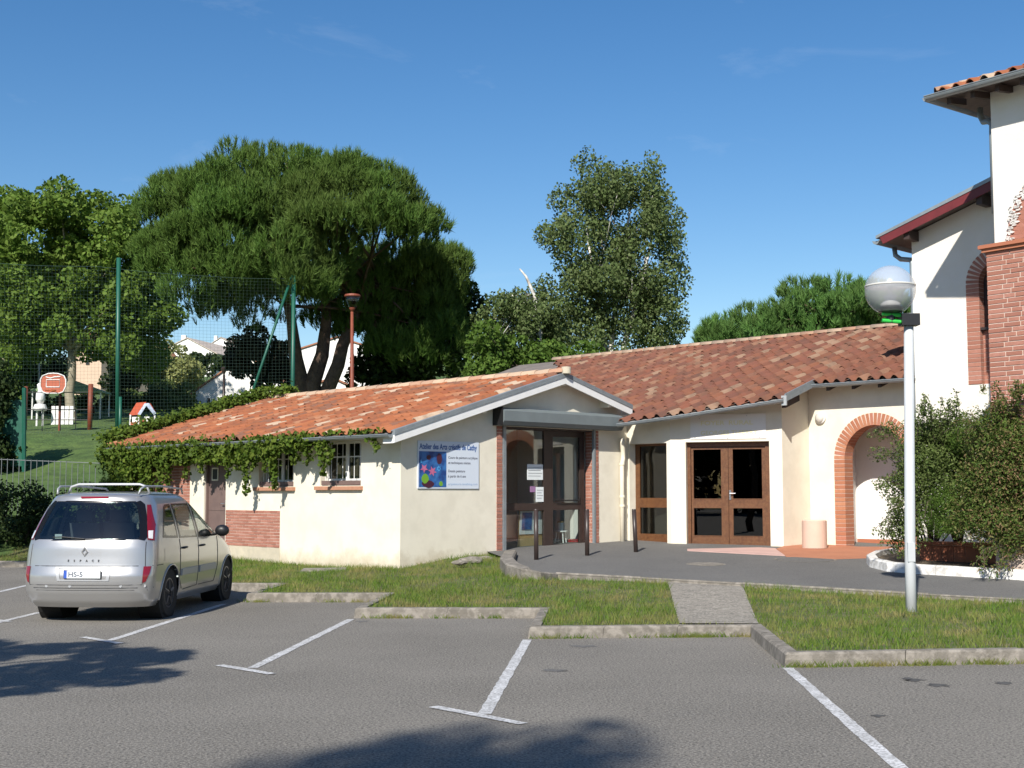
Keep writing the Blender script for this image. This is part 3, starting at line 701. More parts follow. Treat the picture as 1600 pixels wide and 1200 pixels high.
# barred windows
for k, (a, b, c, d) in enumerate(win.values()):
    f = MB(); z0 = c+.09; D0_, D1_ = .17, .22
    for q in ((a+.005, b-.005, z0, z0+.05), (a+.005, b-.005, d-.05, d-.004), (a+.005, a+.06, z0+.05, d-.05), (b-.06, b-.005, z0+.05, d-.05), ((a+b)/2-.05, (a+b)/2+.05, z0+.05, d-.05)): f.wbox(LW, *q, D0_, D1_)
    fo = f.build('window', M['white_paint'], studio)
    MB().wbox(LW, a+.06, (a+b)/2-.05, z0+.47, z0+.495, D0_+.01, D1_-.01).wbox(LW, (a+b)/2+.05, b-.06, z0+.47, z0+.495, D0_+.01, D1_-.01).build('glazing_bar', M['white_paint'], fo)
    for t0_, t1_ in ((a+.06, (a+b)/2-.05), ((a+b)/2+.05, b-.06)):
        MB().wbox(LW, t0_, t1_, z0+.05, d-.05, D0_+.02, D0_+.026).build('pane', M['glass_dark'], fo)
    cu = MB()
    for j in range(7):
        t_ = a+.12+j*.09; cu.wbox(LW, t_, t_+.07, z0, d-.02, .30+.03*(j % 2), .305+.03*(j % 2))
    if k == 1: cu.build('curtain', M['white_paint'], fo)
    for j in range(7):
        t_ = a+.1+(b-a-.2)*j/6
        MB().tube([LW.p(t_, c+.08, .06), LW.p(t_, d-.01, .06)], .008, 6).build('bar', M['white_paint'], fo)
    MB().wbox(LW, a-.03, b-.01, c+.015, c+.10, .02, .10).build('rail', M['door_paint'], fo)
    MB().wbox(LW, a-.07, b+.12, c-.085, c-.012, -.07, .17).build('sill', M['sill_brick'], fo)
# roof
RF = thing('roof', (0,0,0)); RF.parent = studio
def sp(s, t, z): q = SB+E2*s+E1*t; return Vector((q.x, q.y, z))
MB().prism([sp(SE+.04, -OH+.05, zl(SE+.04)-.035), sp(SA, -OH+.05, ZA-.035), sp(SA, LEN, ZA-.035), sp(SE+.04, LEN, zl(SE+.04)-.035)], (0,0,-.06)).build('roof_deck', M['soffit'], RF)
MB().prism([sp(SA, -OH+.05, ZA-.035), sp(6.15, -OH+.05, zr(6.15)-.035), sp(6.15, 1.2, zr(6.15)-.035), sp(8.7, 1.2, zr(8.7)-.035), sp(8.7, LEN, zr(8.7)-.035), sp(SA, LEN, ZA-.035)], (0,0,-.06)).build('roof_deck', M['tile_orange'], RF)
us = Vector((E2.x, E2.y, SK)).normalized(); uc = Vector((E1.x, E1.y, 0)); Lr = (SA-SE)*math.sqrt(1+SK*SK)
tile_roof(RF, sp(SE-.03, -OH+.05, zl(SE-.03)-.035), uc, us, [(i*TP, random.uniform(-.015, .015), Lr) for i in range(int((LEN+OH-.05)/TP))], 'tile_orange')
ridge_tiles(RF, sp(SA, -OH-.01, ZA+.01), sp(SA, LEN, ZA+.01), .12)
MB().lathe(sp(SA, -OH-.02, ZA-.02), [(.005,-.001),(.10,0),(.10,.14),(.005,.141)], 14).build('ridge_end', M['concrete_base'], RF)
# verge: grey flashing over white barge boards
def barge(parent, W, pts, d0, th=.035, h=.145, fl=.055):
    for (a, za), (b, zb) in zip(pts[:-1], pts[1:]):
        MB().plate(W, [(a, za-h-fl), (b, zb-h-fl), (b, zb-fl), (a, za-fl)], [], d0, d0+th).build('barge_board', M['white_paint'], parent)
        MB().plate(W, [(a, za-fl), (b, zb-fl), (b, zb+.035), (a, za+.035)], [], d0-.014, d0+.10).build('flashing', M['zinc'], parent)
barge(RF, GW, [(SE, zl(SE)-.03), (SA, ZA-.03), (6.3, zr(6.3)-.03)], -OH)
MB().obox(GW.p(6.3, zr(6.3)-.22, -OH+.036), GW.p(6.3, 0, .2)-GW.p(6.3, 0, -OH), GW.p(6.26,0,0)-GW.p(6.3,0,0), (0,0,.14)).build('barge_board', M['white_paint'], RF)
MB().obox(GW.p(SE, zl(SE)-.235, -OH+.036), GW.p(0,0,.3)-GW.p(0,0,0), GW.p(.03,0,0)-GW.p(0,0,0), (0,0,.14)).build('barge_board', M['white_paint'], RF)
for s_ in (1.9, SA, 5.6):
    zz = (zl(s_) if s_ <= SA else zr(s_))-.27
    MB().wbox(GW, s_-.05, s_+.05, zz, zz+.16, -OH+.04, .02).build('purlin', M['cream_pipe'], RF)
gutter(RF, [sp(SE-.06, -OH+.04, SZ-.075), sp(SE-.06, LEN, SZ-.075)], .065)
MB().wbox(LW, -.2, LEN-.2, SZ-.12, SZ-.04, SE+.02, SE+.045).build('eave_board', M['soffit'], RF)
# glazed entrance with brick jambs, roller shutter guides and box
brick_field(wg, GW, go[0]-.168, go[0]-.002, go[2], go[3], -.012, .30, .068, .30)
brick_field(wg, GW, go[1]+.002, go[1]+.088, go[2], go[3], -.012, .06, .068, .30)
RW_ = Wall(V2(GW.p(go[1]+.03, 0, 0)), E1, E2)                # right reveal of the opening, faced in brick
brick_field(wg, RW_, .062, .30, go[2], go[3], -.034, .05, .068, .19)
MB().wbox(GW, go[0]+.002, go[0]+.085, go[2], go[3]+.02, -.03, .03).build('shutter_guide', M['zinc'], studio)
MB().wbox(GW, go[1]-.085, go[1]-.036, go[2], go[3]+.02, -.03, .03).build('shutter_guide', M['zinc'], studio)
MB().wbox(GW, go[0]-.16, go[1]+.05, go[3]-.03, go[3]+.12, .02, .26).build('lintel', M['brown_metal'], studio)
bz0, bz1 = 3.01, 3.36; b0, b1 = 2.37, 5.98; dp = -.33
bx = MB().prism([GW.p(b0, bz0, -.005), GW.p(b0, bz0, dp+.06), GW.p(b0, bz0+.08, dp), GW.p(b0, bz1-.07, dp), GW.p(b0, bz1, dp+.16), GW.p(b0, bz1, -.005)], GW.p(b1,0,0)-GW.p(b0,0,0)).build('shutter_box', M['shutter_grey'], studio)
MB().wbox(GW, b0-.012, b0-.001, bz0-.01, bz1+.01, dp+.03, -.005).build('end_plate', M['black_plastic'], bx)
DF = .24
def dpx(x): return GW.t(x, 770, DF)
def dz(y, x=860): return GW.z(x, y, DF)
ent = MB(); fz0 = go[2]+.005; X = dpx
zt0, zt1, zm0, zm1 = dz(674), dz(665)+.12, dz(797), dz(786)
for q in ((X(782), X(788), fz0, zt1), (X(850), X(864), fz0, zt1), (X(906), X(913), fz0, zt1), (X(788), X(850), zt0, zt1), (X(864), X(906), dz(682), zt1),
          (X(788), X(850), zm0, zm1), (X(864), X(906), zm0, zm1), (X(788), X(850), fz0, dz(857)), (X(864), X(906), fz0, dz(851))):
    ent.wbox(GW, q[0], q[1], q[2], q[3], DF, DF+.06)
ent = ent.build('entrance_frame', M['brown_metal'], studio)
for q in ((X(788), X(850), zm1, zt0), (X(788), X(850), dz(857), zm0), (X(864), X(906), zm1, dz(682)), (X(864), X(906), dz(851), zm0)):
    MB().wbox(GW, q[0], q[1], q[2], q[3], DF+.02, DF+.026).build('pane', M['glass_pane'], ent)
MB().tube([GW.p(X(866), dz(782), DF-.05), GW.p(X(902), dz(782), DF-.05), GW.p(X(905), dz(776), DF-.01)], .013, 8).build('push_bar', M['black_plastic'], ent)
MB().wbox(GW, go[0], go[1], go[2]-.25, go[2]+.004, -.06, .5).build('threshold', M['kerb_concrete'], studio)
# cream downpipe at the inner corner
cp = [GW.p(6.12, 2.86, -.14), GW.p(6.14, 2.74, -.14), GW.p(6.22, 2.52, -.09), GW.p(6.22, 2.40, -.09), GW.p(6.18, 2.28, -.09), GW.p(6.18, .42, -.09)]
dpz = MB().tube(cp, .052, 12).build('downpipe', M['cream_pipe'], studio, smooth=True)
for z in (2.26, 1.55, 1.35, .55): MB().lathe(GW.p(6.18, z, -.09), [(.054,0),(.062,.005),(.062,.045),(.054,.05)], 14).build('pipe_collar', M['cream_pipe'], dpz)
# ------------------------------------------------ things at the studio front
sg = thing('studio_sign', GW.p(.4, 1.75, 0), 'pale art class sign board with a blue flower picture on the studio gable', 'sign')
pmat('sign_white', (.62,.68,.76), rough=.45); pmat('sign_blue', (.03,.10,.30), rough=.5); pmat('sign_text', (.13,.14,.17), rough=.5); pmat('sign_url', (.35,.45,.60), rough=.5)
pmat('pic_blue', (.012,.05,.20), (.035,.16,.42), scale=5, rough=.45, contrast=(.4,.6)); pmat('pic_pink', (.55,.16,.28), (.42,.10,.22), scale=14, rough=.5)
pmat('pic_green', (.16,.36,.03), rough=.5); pmat('pic_dark', (.06,.012,.03), rough=.5); pmat('pic_cyan', (.08,.36,.70), rough=.5)
sx0, sx1, sz0, sz1 = GW.t(652,690), GW.t(747,763), GW.z(700,763.5), GW.z(700,690)
MB().wbox(GW, sx0, sx1, sz0, sz1, -.02, -.001).build('board', M['sign_white'], sg)
pw = GW.t(696,763); pc = MB().wbox(GW, sx0+.03, pw, sz0+.03, sz1-.20, -.024, -.0205).build('picture', M['pic_blue'], sg)
def blob(W, t, z, rx, rz, n, star, mat, parent, d, name):
    pts = []
    for i in range(n*2 if star else n):
        a = 6.283*i/(n*2 if star else n)+.3; k = (1 if i % 2 else star) if star else random.uniform(.88, 1.1)
        pts.append(W.p(t+math.cos(a)*rx*k, z+math.sin(a)*rz*k, d))
    MB().prism(pts, Vector((W.n.x, W.n.y, 0))*.002).build(name, M[mat], parent)
ph = sz1-.20-(sz0+.03); pw_ = pw-sx0-.03
def pp(u, v): return sx0+.03+u*pw_, sz0+.03+v*ph
for u, v, rx, rz, n, st, mt, dd_, nm in [(.18,.52,.10,.09,5,.45,'pic_pink',-.0275,'flower'),(.48,.44,.11,.10,6,.45,'pic_pink',-.0275,'flower'),(.72,.52,.055,.06,7,.6,'pic_cyan',-.0275,'flower'),
    (.22,.24,.09,.10,12,0,'pic_green',-.0275,'leaf'),(.32,.085,.15,.07,14,0,'pic_dark',-.0265,'petal'),(.74,.80,.07,.11,12,0,'pic_dark',-.0265,'petal'),(.34,.83,.06,.05,9,0,'pic_dark',-.0265,'petal'),(.80,.09,.05,.05,8,0,'pic_green',-.0265,'leaf'),(.72,.52,.024,.026,8,0,'pic_blue',-.030,'flower_eye'),(.07,.72,.03,.04,7,.6,'pic_cyan',-.0275,'flower')]:
    t_, z_ = pp(u, v); blob(GW, t_, z_, rx, rz, n, st, mt, pc, dd_, nm)
Wd = sx1-sx0
txt('Atelier des Arts créatifs de Cathy', .15, GW, sx0+.04, sz1-.155, -.0205, 'sign_blue', sg, bold=.004, width=Wd-.09)
txt('Cours de peinture acrylique', .07, GW, pw+.05, sz1-.33, -.0205, 'sign_text', sg, bold=.001, width=sx1-pw-.09)
txt('et techniques mixtes', .07, GW, pw+.05, sz1-.43, -.0205, 'sign_text', sg, bold=.001, width=(sx1-pw-.09)*.76)
txt('Dessin peinture', .07, GW, pw+.05, sz1-.59, -.0205, 'sign_text', sg, bold=.001, width=(sx1-pw-.09)*.57)
txt('à partir de 6 ans', .07, GW, pw+.05, sz1-.69, -.0205, 'sign_text', sg, bold=.001, width=(sx1-pw-.09)*.6)
txt('artpeinture.canalblog.com', .06, GW, pw+.05, sz0+.07, -.0205, 'sign_url', sg, bold=.0005, width=sx1-pw-.09)
# notices stuck inside the glass
pmat('paper', (.72,.76,.76), rough=.7); pmat('paper_purple', (.30,.16,.30), rough=.7)
for (xa, xb, ya, yb, mt, lb) in [(824.5,849,726,750,'paper','large white notice taped inside the glass of the studio door'), (838,850.5,761,784,'paper','narrow white notice below the larger one inside the studio glass'), (829,837.5,760,769,'paper_purple','small purple card inside the studio glass beside the narrow notice')]:
    o = MB().wbox(GW, X(xa), X(xb), dz(yb), dz(ya), DF+.012, DF+.017).build('paper_notice', M[mt]); tag(o, lb, 'notice')
    if mt == 'paper':
        for j in range(4):
            zz = dz(ya)-(dz(ya)-dz(yb))*(.2+.18*j); MB().wbox(GW, X(xa)+.03, X(xb)-.03-.04*(j % 2), zz-.008, zz, DF+.009, DF+.0115).build('print_line', M['sign_text'], o)
# display board and things behind the door
bd = thing('display_board', GW.p(X(828), .42, .46), 'leaning tan display board with blue and white posters behind the studio glass', 'display board')
pmat('cardboard', (.50,.36,.16), (.44,.31,.13), scale=6, rough=.8)
def lean(xa, xb, za, zb, d, th=.01, k=-.12):
    ta, tb = GW.t(xa, 830, .45), GW.t(xb, 830, .45)
    return MB().prism([GW.p(ta+.05*(1-(za-.4)), za, d+k*(za-.4)), GW.p(tb+.05*(1-(za-.4)), za, d+k*(za-.4)), GW.p(tb+.05*(1-(zb-.4)), zb, d+k*(zb-.4)), GW.p(ta+.05*(1-(zb-.4)), zb, d+k*(zb-.4))], Vector((E1.x, E1.y, 0))*th)
lean(806, 848, .43, 1.30, .46).build('board', M['cardboard'], bd)
lean(807, 847, .80, 1.28, .445).build('poster', M['paper'], bd)
lean(810, 825, .90, 1.25, .432).build('poster', M['pic_blue'], bd)
pmat('red_plastic', (.45,.02,.02), rough=.4)
c = GW.p(GW.t(897,846,.6), .41, .6); tb_ = MB().lathe(c, [(.15,0),(.19,.22),(.205,.225),(.205,.245),(.18,.245),(.14,.02),(.01,.015)], 20).build('red_tub', M['red_plastic'], smooth=False); tag(tb_, 'red plastic tub on the floor behind the studio glass door', 'tub')
c = GW.p(GW.t(876,840,.62), .41, .62); st = thing('white_stool', c, 'white stool with paint pots behind the studio glass door', 'stool')
MB().lathe(c, [(.13,.40),(.15,.41),(.15,.44),(.0,.445)], 16).build('seat', M['white_paint'], st)
for k in range(4): a = .4+k*math.pi/2; MB().tube([c+Vector((math.cos(a)*.16, math.sin(a)*.16, 0)), c+Vector((math.cos(a)*.10, math.sin(a)*.10, .41))], .016, 8).build('leg', M['white_paint'], st)
pot = thing('paint_pot', c+Vector((0,0,.445)), 'pale paint pot standing on the white stool behind the studio glass', 'pot')
MB().lathe(c+Vector((0,0,.445)), [(.06,0),(.075,.16),(.08,.165),(.07,.165),(.055,.02)], 14).build('body', M['paper'], pot)
MB().lathe(c+Vector((0,0,.60)), [(.072,0),(.072,.03),(.03,.035)], 14).build('paint', M['cardboard'], pot)
# ================================================================== THE HALL (middle wing with wooden doors and arch)
D0 = Vector((3.40, 28.2)); _a = math.radians(21); DD = Vector((math.cos(_a), -math.sin(_a)))
DW = Wall(D0, DD, (math.sin(_a), math.cos(_a)))
W0 = SB+E2*GW.t(980, 690)
WW = Wall(W0, (D0-W0), E2); wwl = (D0-W0).length
dl = DW.t(1222, 690); D1 = D0+DD*dl
JW = Wall(D1, E2, E1); jl = JW.t(1264, 690); A0 = D1+E2*jl
AW = Wall(A0, -E1, E2)
hall = thing('entrance_hall', (D0.x, D0.y, .5), 'cream entrance wing with brown tiled roof, wooden double doors and a brick arch', 'building')
O2 = A0-E2*.4; HG = Wall(O2, -E1, E2); ZG = HG.z(1340, 592); HK = .34
HN = Vector((-HK*E2.x, -HK*E2.y, 1)); HO = Vector((O2.x, O2.y, ZG))
def hroof(px, py): q = HP(px, py, HO, HN); return (V2(q)-O2).dot(-E1), (V2(q)-O2).dot(E2)
def hp(c, r, dz=0.): q = O2-E1*c+E2*r; return Vector((q.x, q.y, ZG+HK*r+dz))
def hz(p): return ZG+HK*(V2(p)-O2).dot(E2)
gL, gM, gR = hroof(968, 658), hroof(1062, 645), hroof(1227, 619)
RR = hroof(1420, 508)[1]; _hp = Wall(A0-E2*.5, -E1, E2); R0 = V2(_hp.p(_hp.t(1430, 600), 0)); CM = (R0-O2).dot(-E1)+.02; rV = (SB-O2).dot(E2)+6.45
def topz(W, t): return hz(W.p(t, 0))-.13
wt = 0
# window wall
wa, wb = .06, WW.t(1042, 770); wz0, wz1 = .50, WW.z(1010, 693)
MB().plate(WW, [(0, -.2), (wwl, -.2), (wwl, topz(WW, wwl)), (0, topz(WW, 0))], [[(wa, wz0), (wb, wz0), (wb, wz1), (wa, wz1)]], .0, .25).build('wall', M['stucco'], hall)
WD = .2; f = MB()
a_, b_ = wa+.003, wb-.003; zmid0, zmid1, zb_ = WW.z(1015, 793, WD), WW.z(1015, 778, WD), WW.z(1015, 834, WD)
for q in ((a_, a_+.12, wz0, wz1-.002), (b_-.05, b_, wz0, wz1-.002), (a_+.12, b_-.05, wz1-.05, wz1-.002), (a_+.12, b_-.05, zmid0, zmid1), (a_+.12, b_-.05, wz0, zb_)): f.wbox(WW, *q, WD, WD+.06)
wf = f.build('tall_window', M['wood'], hall)
for q in ((a_+.12, b_-.05, zmid1, wz1-.05), (a_+.12, b_-.05, zb_, zmid0)): MB().wbox(WW, *q, WD+.025, WD+.031).build('pane', M['glass_dark'], wf)
MB().wbox(WW, -.02, wwl+.0, -.1, .495, -.03, .1).build('plinth', M['terracotta'], hall)
# door wall
da, db = DW.t(1072, 770), DW.t(1203, 770); doz0, doz1 = .55, DW.z(1137, 690)
MB().plate(DW, [(0, -.2), (dl, -.2), (dl, topz(DW, dl)), (0, topz(DW, 0))], [[(da, doz0), (db, doz0), (db, doz1), (da, doz1)]], -.001, .25).build('wall', M['stucco'], hall)
PD = .17
def px_(x): return DW.t(x, 770, PD)
def pz_(y): return DW.z(1137, y, PD)
f = MB(); f.wbox(DW, da+.002, px_(1080), doz0, doz1-.001, PD-.03, PD+.05).wbox(DW, px_(1197), db-.002, doz0, doz1-.001, PD-.03, PD+.05).wbox(DW, px_(1080), px_(1197), pz_(698), doz1-.001, PD-.03, PD+.05)
fo = f.build('door_frame', M['wood'], hall)
for (x0, x1, g0, g1) in ((1080.5, 1138.2, 1084, 1127), (1138.8, 1196.5, 1145.5, 1191)):
    f = MB(); T0_, T1_, ga, gb = px_(x0), px_(x1), px_(g0), px_(g1); tz, bz = pz_(698.5), doz0+.012
    for q in ((T0_, ga, bz, tz), (gb, T1_, bz, tz), (ga, gb, pz_(702), tz), (ga, gb, pz_(794), pz_(779)), (ga, gb, bz, pz_(837))): f.wbox(DW, *q, PD, PD+.045)
    lf = f.build('door', M['wood'], hall)
    for q in ((ga, gb, pz_(779), pz_(702)), (ga, gb, pz_(837), pz_(794))): MB().wbox(DW, *q, PD+.02, PD+.026).build('pane', M['glass_dark'], lf)
    for q in ((ga-.012, gb+.012, pz_(779)-.012, pz_(779)), (ga-.012, gb+.012, pz_(837)-.012, pz_(837))): MB().wbox(DW, *q, PD-.008, PD-.001).build('glazing_bead', M['wood'], lf)
MB().wbox(DW, px_(1139.5), px_(1142.5), pz_(781), pz_(766), PD-.012, PD-.001).tube([DW.p(px_(1141), pz_(771), PD-.01), DW.p(px_(1141), pz_(771), PD-.05), DW.p(px_(1150), pz_(771), PD-.05)], .011, 8).build('handle', M['chrome'], lf)
for t0, t1 in ((.10, da-.005), (db+.005, dl+.015)): MB().wbox(DW, t0, t1, .2, .545, -.022, .02).build('plinth', M['terracotta'], hall)
MB().wbox(DW, da-.02, db+.02, .1, .548, -.03, .3).build('threshold', M['pink_concrete'], hall)
rp = [DW.p(da+.01, .549, -.031), DW.p(db+.05, .549, -.031), TG(1228, 869)+Vector((0,0,.012)), TG(1074, 861)+Vector((0,0,.012))]
MB().prism(rp, (0,0,-.12)).build('ramp', M['pink_concrete'], hall)
# jog and arch wall
MB().plate(JW, [(-.0, -.2), (jl, -.2), (jl, topz(JW, jl)), (0, topz(JW, 0))], [], .0015, .24).build('wall', M['stucco'], hall)
MB().wbox(JW, -.015, jl, .2, .56, -.02, .02).build('plinth', M['terracotta'], hall)
ac = AW.t(1365, 645); Ro = ac-AW.t(1305, 770); zap = AW.z(1365, 645); zs = zap-Ro; Ri = Ro-.25; AE = 2.62; ZF = .50
hole = [(ac+Ro, ZF)]+arch_pts(ac, zs, Ro, 24)+[(ac-Ro, ZF)]
MB().plate(AW, [(0, -.2), (AE, -.2), (AE, hz(AW.p(AE,0))-.13), (0, hz(AW.p(0,0))-.13)], [hole], 0, .26).build('wall', M['stucco'], hall)
arch = thing('brick_arch', (0,0,0)); arch.parent = hall
arch_bricks(arch, AW, ac, zs, ZF, Ri, Ro, -.018, .30, .087, 'brick_arch', .014)
MB().wbox(AW, .02, ac-Ro-.005, .2, .56, -.02, .02).build('plinth', M['terracotta'], hall)
# porch behind the arch
MB().wbox(AW, -.6, 3.4, ZF, 3.6, 1.2, 1.35).build('porch_wall', M['white_wall'], hall)
MB().wbox(AW, -.6, 3.4, ZF+.05, ZF+.17, 1.185, 1.2).build('plinth', M['terracotta'], hall)
MB().wbox(AW, .28, .40, ZF, 3.6, .262, 1.2).build('porch_wall', M['white_wall'], hall)
MB().wbox(AW, -.6, 3.4, 3.45, 3.55, .262, 1.2).build('porch_ceiling', M['white_wall'], hall)
MB().wbox(AW, -.3, 3.4, .2, ZF+.05, .02, 1.2).build('porch_floor', M['terracotta_floor'], hall)
pfl = [TG(1228,870)+Vector((0,0,.006)), TG(1213,858)+Vector((0,0,.006)), JW.p(0,.5,-.02)+Vector((0,0,zt(27)-.49)), AW.p(.03,.5,-.02), AW.p(2.6,.5,-.02), TG(1400,862)+Vector((0,0,.006)), TG(1362,872)+Vector((0,0,.006)), TG(1300,874)+Vector((0,0,.006))]
pp2 = [Vector((p.x, p.y, zt(p.y)+.012)) for p in pfl]
MB().prism(pp2, (0,0,-.10)).build('porch_apron', M['terracotta_floor'], hall)
# closed box behind so that no daylight leaks in
HB = Wall(W0+E2*6.0-E1*0, -E1, E2)
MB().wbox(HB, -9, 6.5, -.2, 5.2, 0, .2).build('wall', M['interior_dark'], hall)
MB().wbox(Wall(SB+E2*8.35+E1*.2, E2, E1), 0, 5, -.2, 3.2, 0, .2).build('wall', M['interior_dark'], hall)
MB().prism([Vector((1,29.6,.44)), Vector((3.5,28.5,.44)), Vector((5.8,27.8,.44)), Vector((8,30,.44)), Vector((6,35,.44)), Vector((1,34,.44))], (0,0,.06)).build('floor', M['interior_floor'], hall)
# roof
HR = thing('roof', (0,0,0)); HR.parent = hall
cmin = -13.5
outl = [(cmin, rV), (gL[0]-.02, rV), (gL[0], gL[1]), gM, gR, (gR[0], 0.), (CM+.1, 0.), (CM+.1, RR), (cmin, RR)]
MB().prism([hp(c, r, -.035) for c, r in outl], (0,0,-.07)).build('roof_deck', M['soffit'], HR)
MB().prism([hp(cmin, RR, -.04), hp(CM+.1, RR, -.04), hp(CM+.1, RR+5, -.04-2*HK*5+0), hp(cmin, RR+5, -.04-2*HK*5)], (0,0,-.07)).build('roof_deck', M['tile_brown'], HR)
def rlow(c):
    if c < gL[0]: return rV+.05
    if c < gM[0]: return gL[1]+(gM[1]-gL[1])*(c-gL[0])/(gM[0]-gL[0])
    if c < gR[0]: return gM[1]+(gR[1]-gM[1])*(c-gM[0])/(gR[0]-gM[0])
    return 0.
hs = math.sqrt(1+HK*HK); hus = Vector((E2.x, E2.y, HK)).normalized(); huc = Vector((-E1.x, -E1.y, 0)); cols = []
c = gR[0]-TP
while c > cmin: cols.append((c, (rlow(c+TP/2)-.05)*hs, RR*hs)); c -= TP
c = gR[0]
while c < CM-.12: cols.append((c, -.05*hs, RR*hs)); c += TP
def proj(p):
    q = Vector(p)-CAM; zc = q.y*CS+q.z*SN; return 800+FPX*q.x/zc, 600-FPX*(-q.y*SN+q.z*CS)/zc
tile_roof(HR, hp(0, 0, -.035), huc, hus, cols, 'tile_brown', visible=lambda p: proj(p)[0] > 862)
ridge_tiles(HR, hp(-12.0, RR, .01), hp(CM+.1, RR, .01), .11, .4)
G1 = [hp(*gL, -.07), hp(*gM, -.07), hp(*gR, -.07)]
off = -E2*.06; nO = Vector((off.x, off.y, 0))
g1 = gutter(HR, [p+nO for p in G1], .068)
gutter(HR, [hp(gR[0]+.02, -.06, -.05), hp(CM-.01, -.06, -.05)], .068)
MB().prism([hp(gR[0]+.012, gR[1]-.05, .06), hp(gR[0]+.012, .0, .06), hp(gR[0]+.012, .0, -.10), hp(gR[0]+.012, gR[1]-.05, -.10)], Vector((-E1.x, -E1.y, 0))*.03).build('verge_flashing', M['zinc'], HR)
MB().obox(hp(gR[0]-.06, gR[1]-.06, -.17), Vector((-E1.x, -E1.y, 0))*.12, Vector((E2.x, E2.y, 0))*.03, (0,0,.2)).build('gutter_end', M['galvanised'], HR)
# rafters ends in shade under the eaves
for k in range(4):
    c = gR[0]+.3+k*.6; MB().obox(hp(c, .02, -.21), Vector((-E1.x,-E1.y,0))*.07, Vector((E2.x,E2.y,HK))*.38, (0,0,.10)).build('rafter', M['dark_wood'], HR)
MB().obox(hp(gR[0]-.14, gR[1]+.08, -.26), Vector((-E1.x,-E1.y,0))*.10, Vector((E2.x,E2.y,HK))*.5, (0,0,.15)).build('rafter', M['dark_wood'], HR)
# plate over the doors, lamp on the arch wall, pot by the arch
sp_ = thing('name_plate', DW.p(DW.t(1137, 670), 3.0, 0), 'pale wide name plate with faint yellow letters above the wooden doors', 'sign')
pmat('plate_white', (.76,.73,.68), rough=.35); pmat('letter_yellow', (.74,.68,.40), rough=.5)
n0, n1, m0, m1 = DW.t(1079, 670), DW.t(1197, 670), DW.z(1137, 686), DW.z(1137, 647)
MB().wbox(DW, n0, n1, m0, m1, -.018, -.002).build('plate', M['plate_white'], sp_)
_fw = (n1-n0-.5)
txt('FOYER', .13, DW, n0+.22, m0+.30, -.0185, 'letter_yellow', sp_, bold=.002, width=_fw*.46)
txt('RURAL', .13, DW, n0+.22+_fw*.54, m0+.30, -.0185, 'letter_yellow', sp_, bold=.002, width=_fw*.46)
txt('GEORGES THIERRY', .13, DW, n0+.22, m0+.09, -.0185, 'letter_yellow', sp_, bold=.002, width=n1-n0-.40)
for q in ((n0+.1, m0+.03), ((n0+n1)/2, m0+.02), (n1-.13, m0+.03), (n0+.2, m1-.08), (n1-.4, m1-.04)): MB().lathe(DW.p(q[0], q[1], -.024), [(.002,0),(.012,.0),(.012,.006),(.002,.007)], 8, axis='y').build('screw', M['steel'], sp_)
lc = AW.p(AW.t(1283, 653), AW.z(1283, 653), 0); wl_ = thing('wall_lamp', lc, 'round white bulkhead lamp on the wall left of the brick arch', 'lamp')
pmat('lamp_glass', (.62,.60,.55), rough=.2); nrm = Vector((-E2.x, -E2.y, 0))
def disc(c, nrm, prof, n, name, mat, parent):
    nrm = nrm.normalized(); x = nrm.cross(Vector((0,0,1))).normalized(); y = x.cross(nrm); vs = []; fs = []
    for r, h in prof:
        for k in range(n): a = 6.283*k/n; vs.append(c+nrm*h+x*math.cos(a)*r+y*math.sin(a)*r)
    for i in range(len(prof)-1):
        for k in range(n): fs.append((i*n+k, i*n+(k+1) % n, (i+1)*n+(k+1) % n, (i+1)*n+k))
    fs += [tuple(range(n)), tuple(range((len(prof)-1)*n, len(prof)*n))]
    return MB().add(vs, fs).build(name, M[mat], parent, smooth=True)
disc(lc, nrm, [(.115,.001),(.125,.02),(.125,.05),(.105,.06)], 22, 'bezel', 'white_paint', wl_)
disc(lc, nrm, [(.104,.055),(.095,.085),(.06,.11),(.01,.118)], 22, 'glass_dome', 'lamp_glass', wl_)
pb = TG(1273, 857); pb = Vector((pb.x, pb.y, zt(pb.y)+.01)); r_ = 19*pb.y/FPX
o = MB().lathe(pb, [(.02,0),(r_,.0),(r_,.55),(r_-.015,.565),(r_-.05,.565),(r_-.06,.50),(.02,.49)], 32).build('concrete_pot', M['pot_pink']); tag(o, 'round pink concrete pot standing between the doors and the arch', 'pot')
# ================================================================== THE TALL HOUSE (right edge)
RWL = Wall(R0, -E1, E2)
house = thing('tall_house', (R0.x, R0.y, .4), 'tall cream house with brick pillar, arched window and tiled eaves at the right edge', 'building')
rl0, rz0, rl1, rz1 = -.47, RWL.z(1368, 369, -.45), 3.2, 0
_t, _z = RWL.hit(1549, 279, -.45); RS = (_z-rz0)/(_t-rl0)
def rz(t): return rz0+RS*(t-rl0)
wR = .66; wc, wspr, wbot, wsill = RWL.t(1511, 500)+wR, RWL.z(1510, 445), RWL.z(1520, 601), RWL.z(1535, 513)
hole = [(wc+wR, wbot)]+arch_pts(wc, wspr, wR, 20)+[(wc-wR, wbot)]
MB().plate(RWL, [(0, -.3), (3.4, -.3), (3.4, rz(3.4)-.13), (0, rz(0)-.13)], [hole], 0, .3).build('wall', M['stucco_house'], house)
MB().plate(Wall(R0, E2, -E1), [(.004, -.3), (6, -.3), (6, rz(0)-.14), (.004, rz(0)-.14)], [], .002, .25).build('wall', M['stucco_house'], house)
wa_ = thing('window_arch', (0,0,0)); wa_.parent = house
arch_bricks(wa_, RWL, wc, wspr, wbot, wR-.26, wR, -.012, .22, .083, 'brick', .013, right=False)
brick_field(wa_, RWL, wc-wR+.26, wc+wR-.26, wbot, wsill-.03, .10, .2, .083, .3)
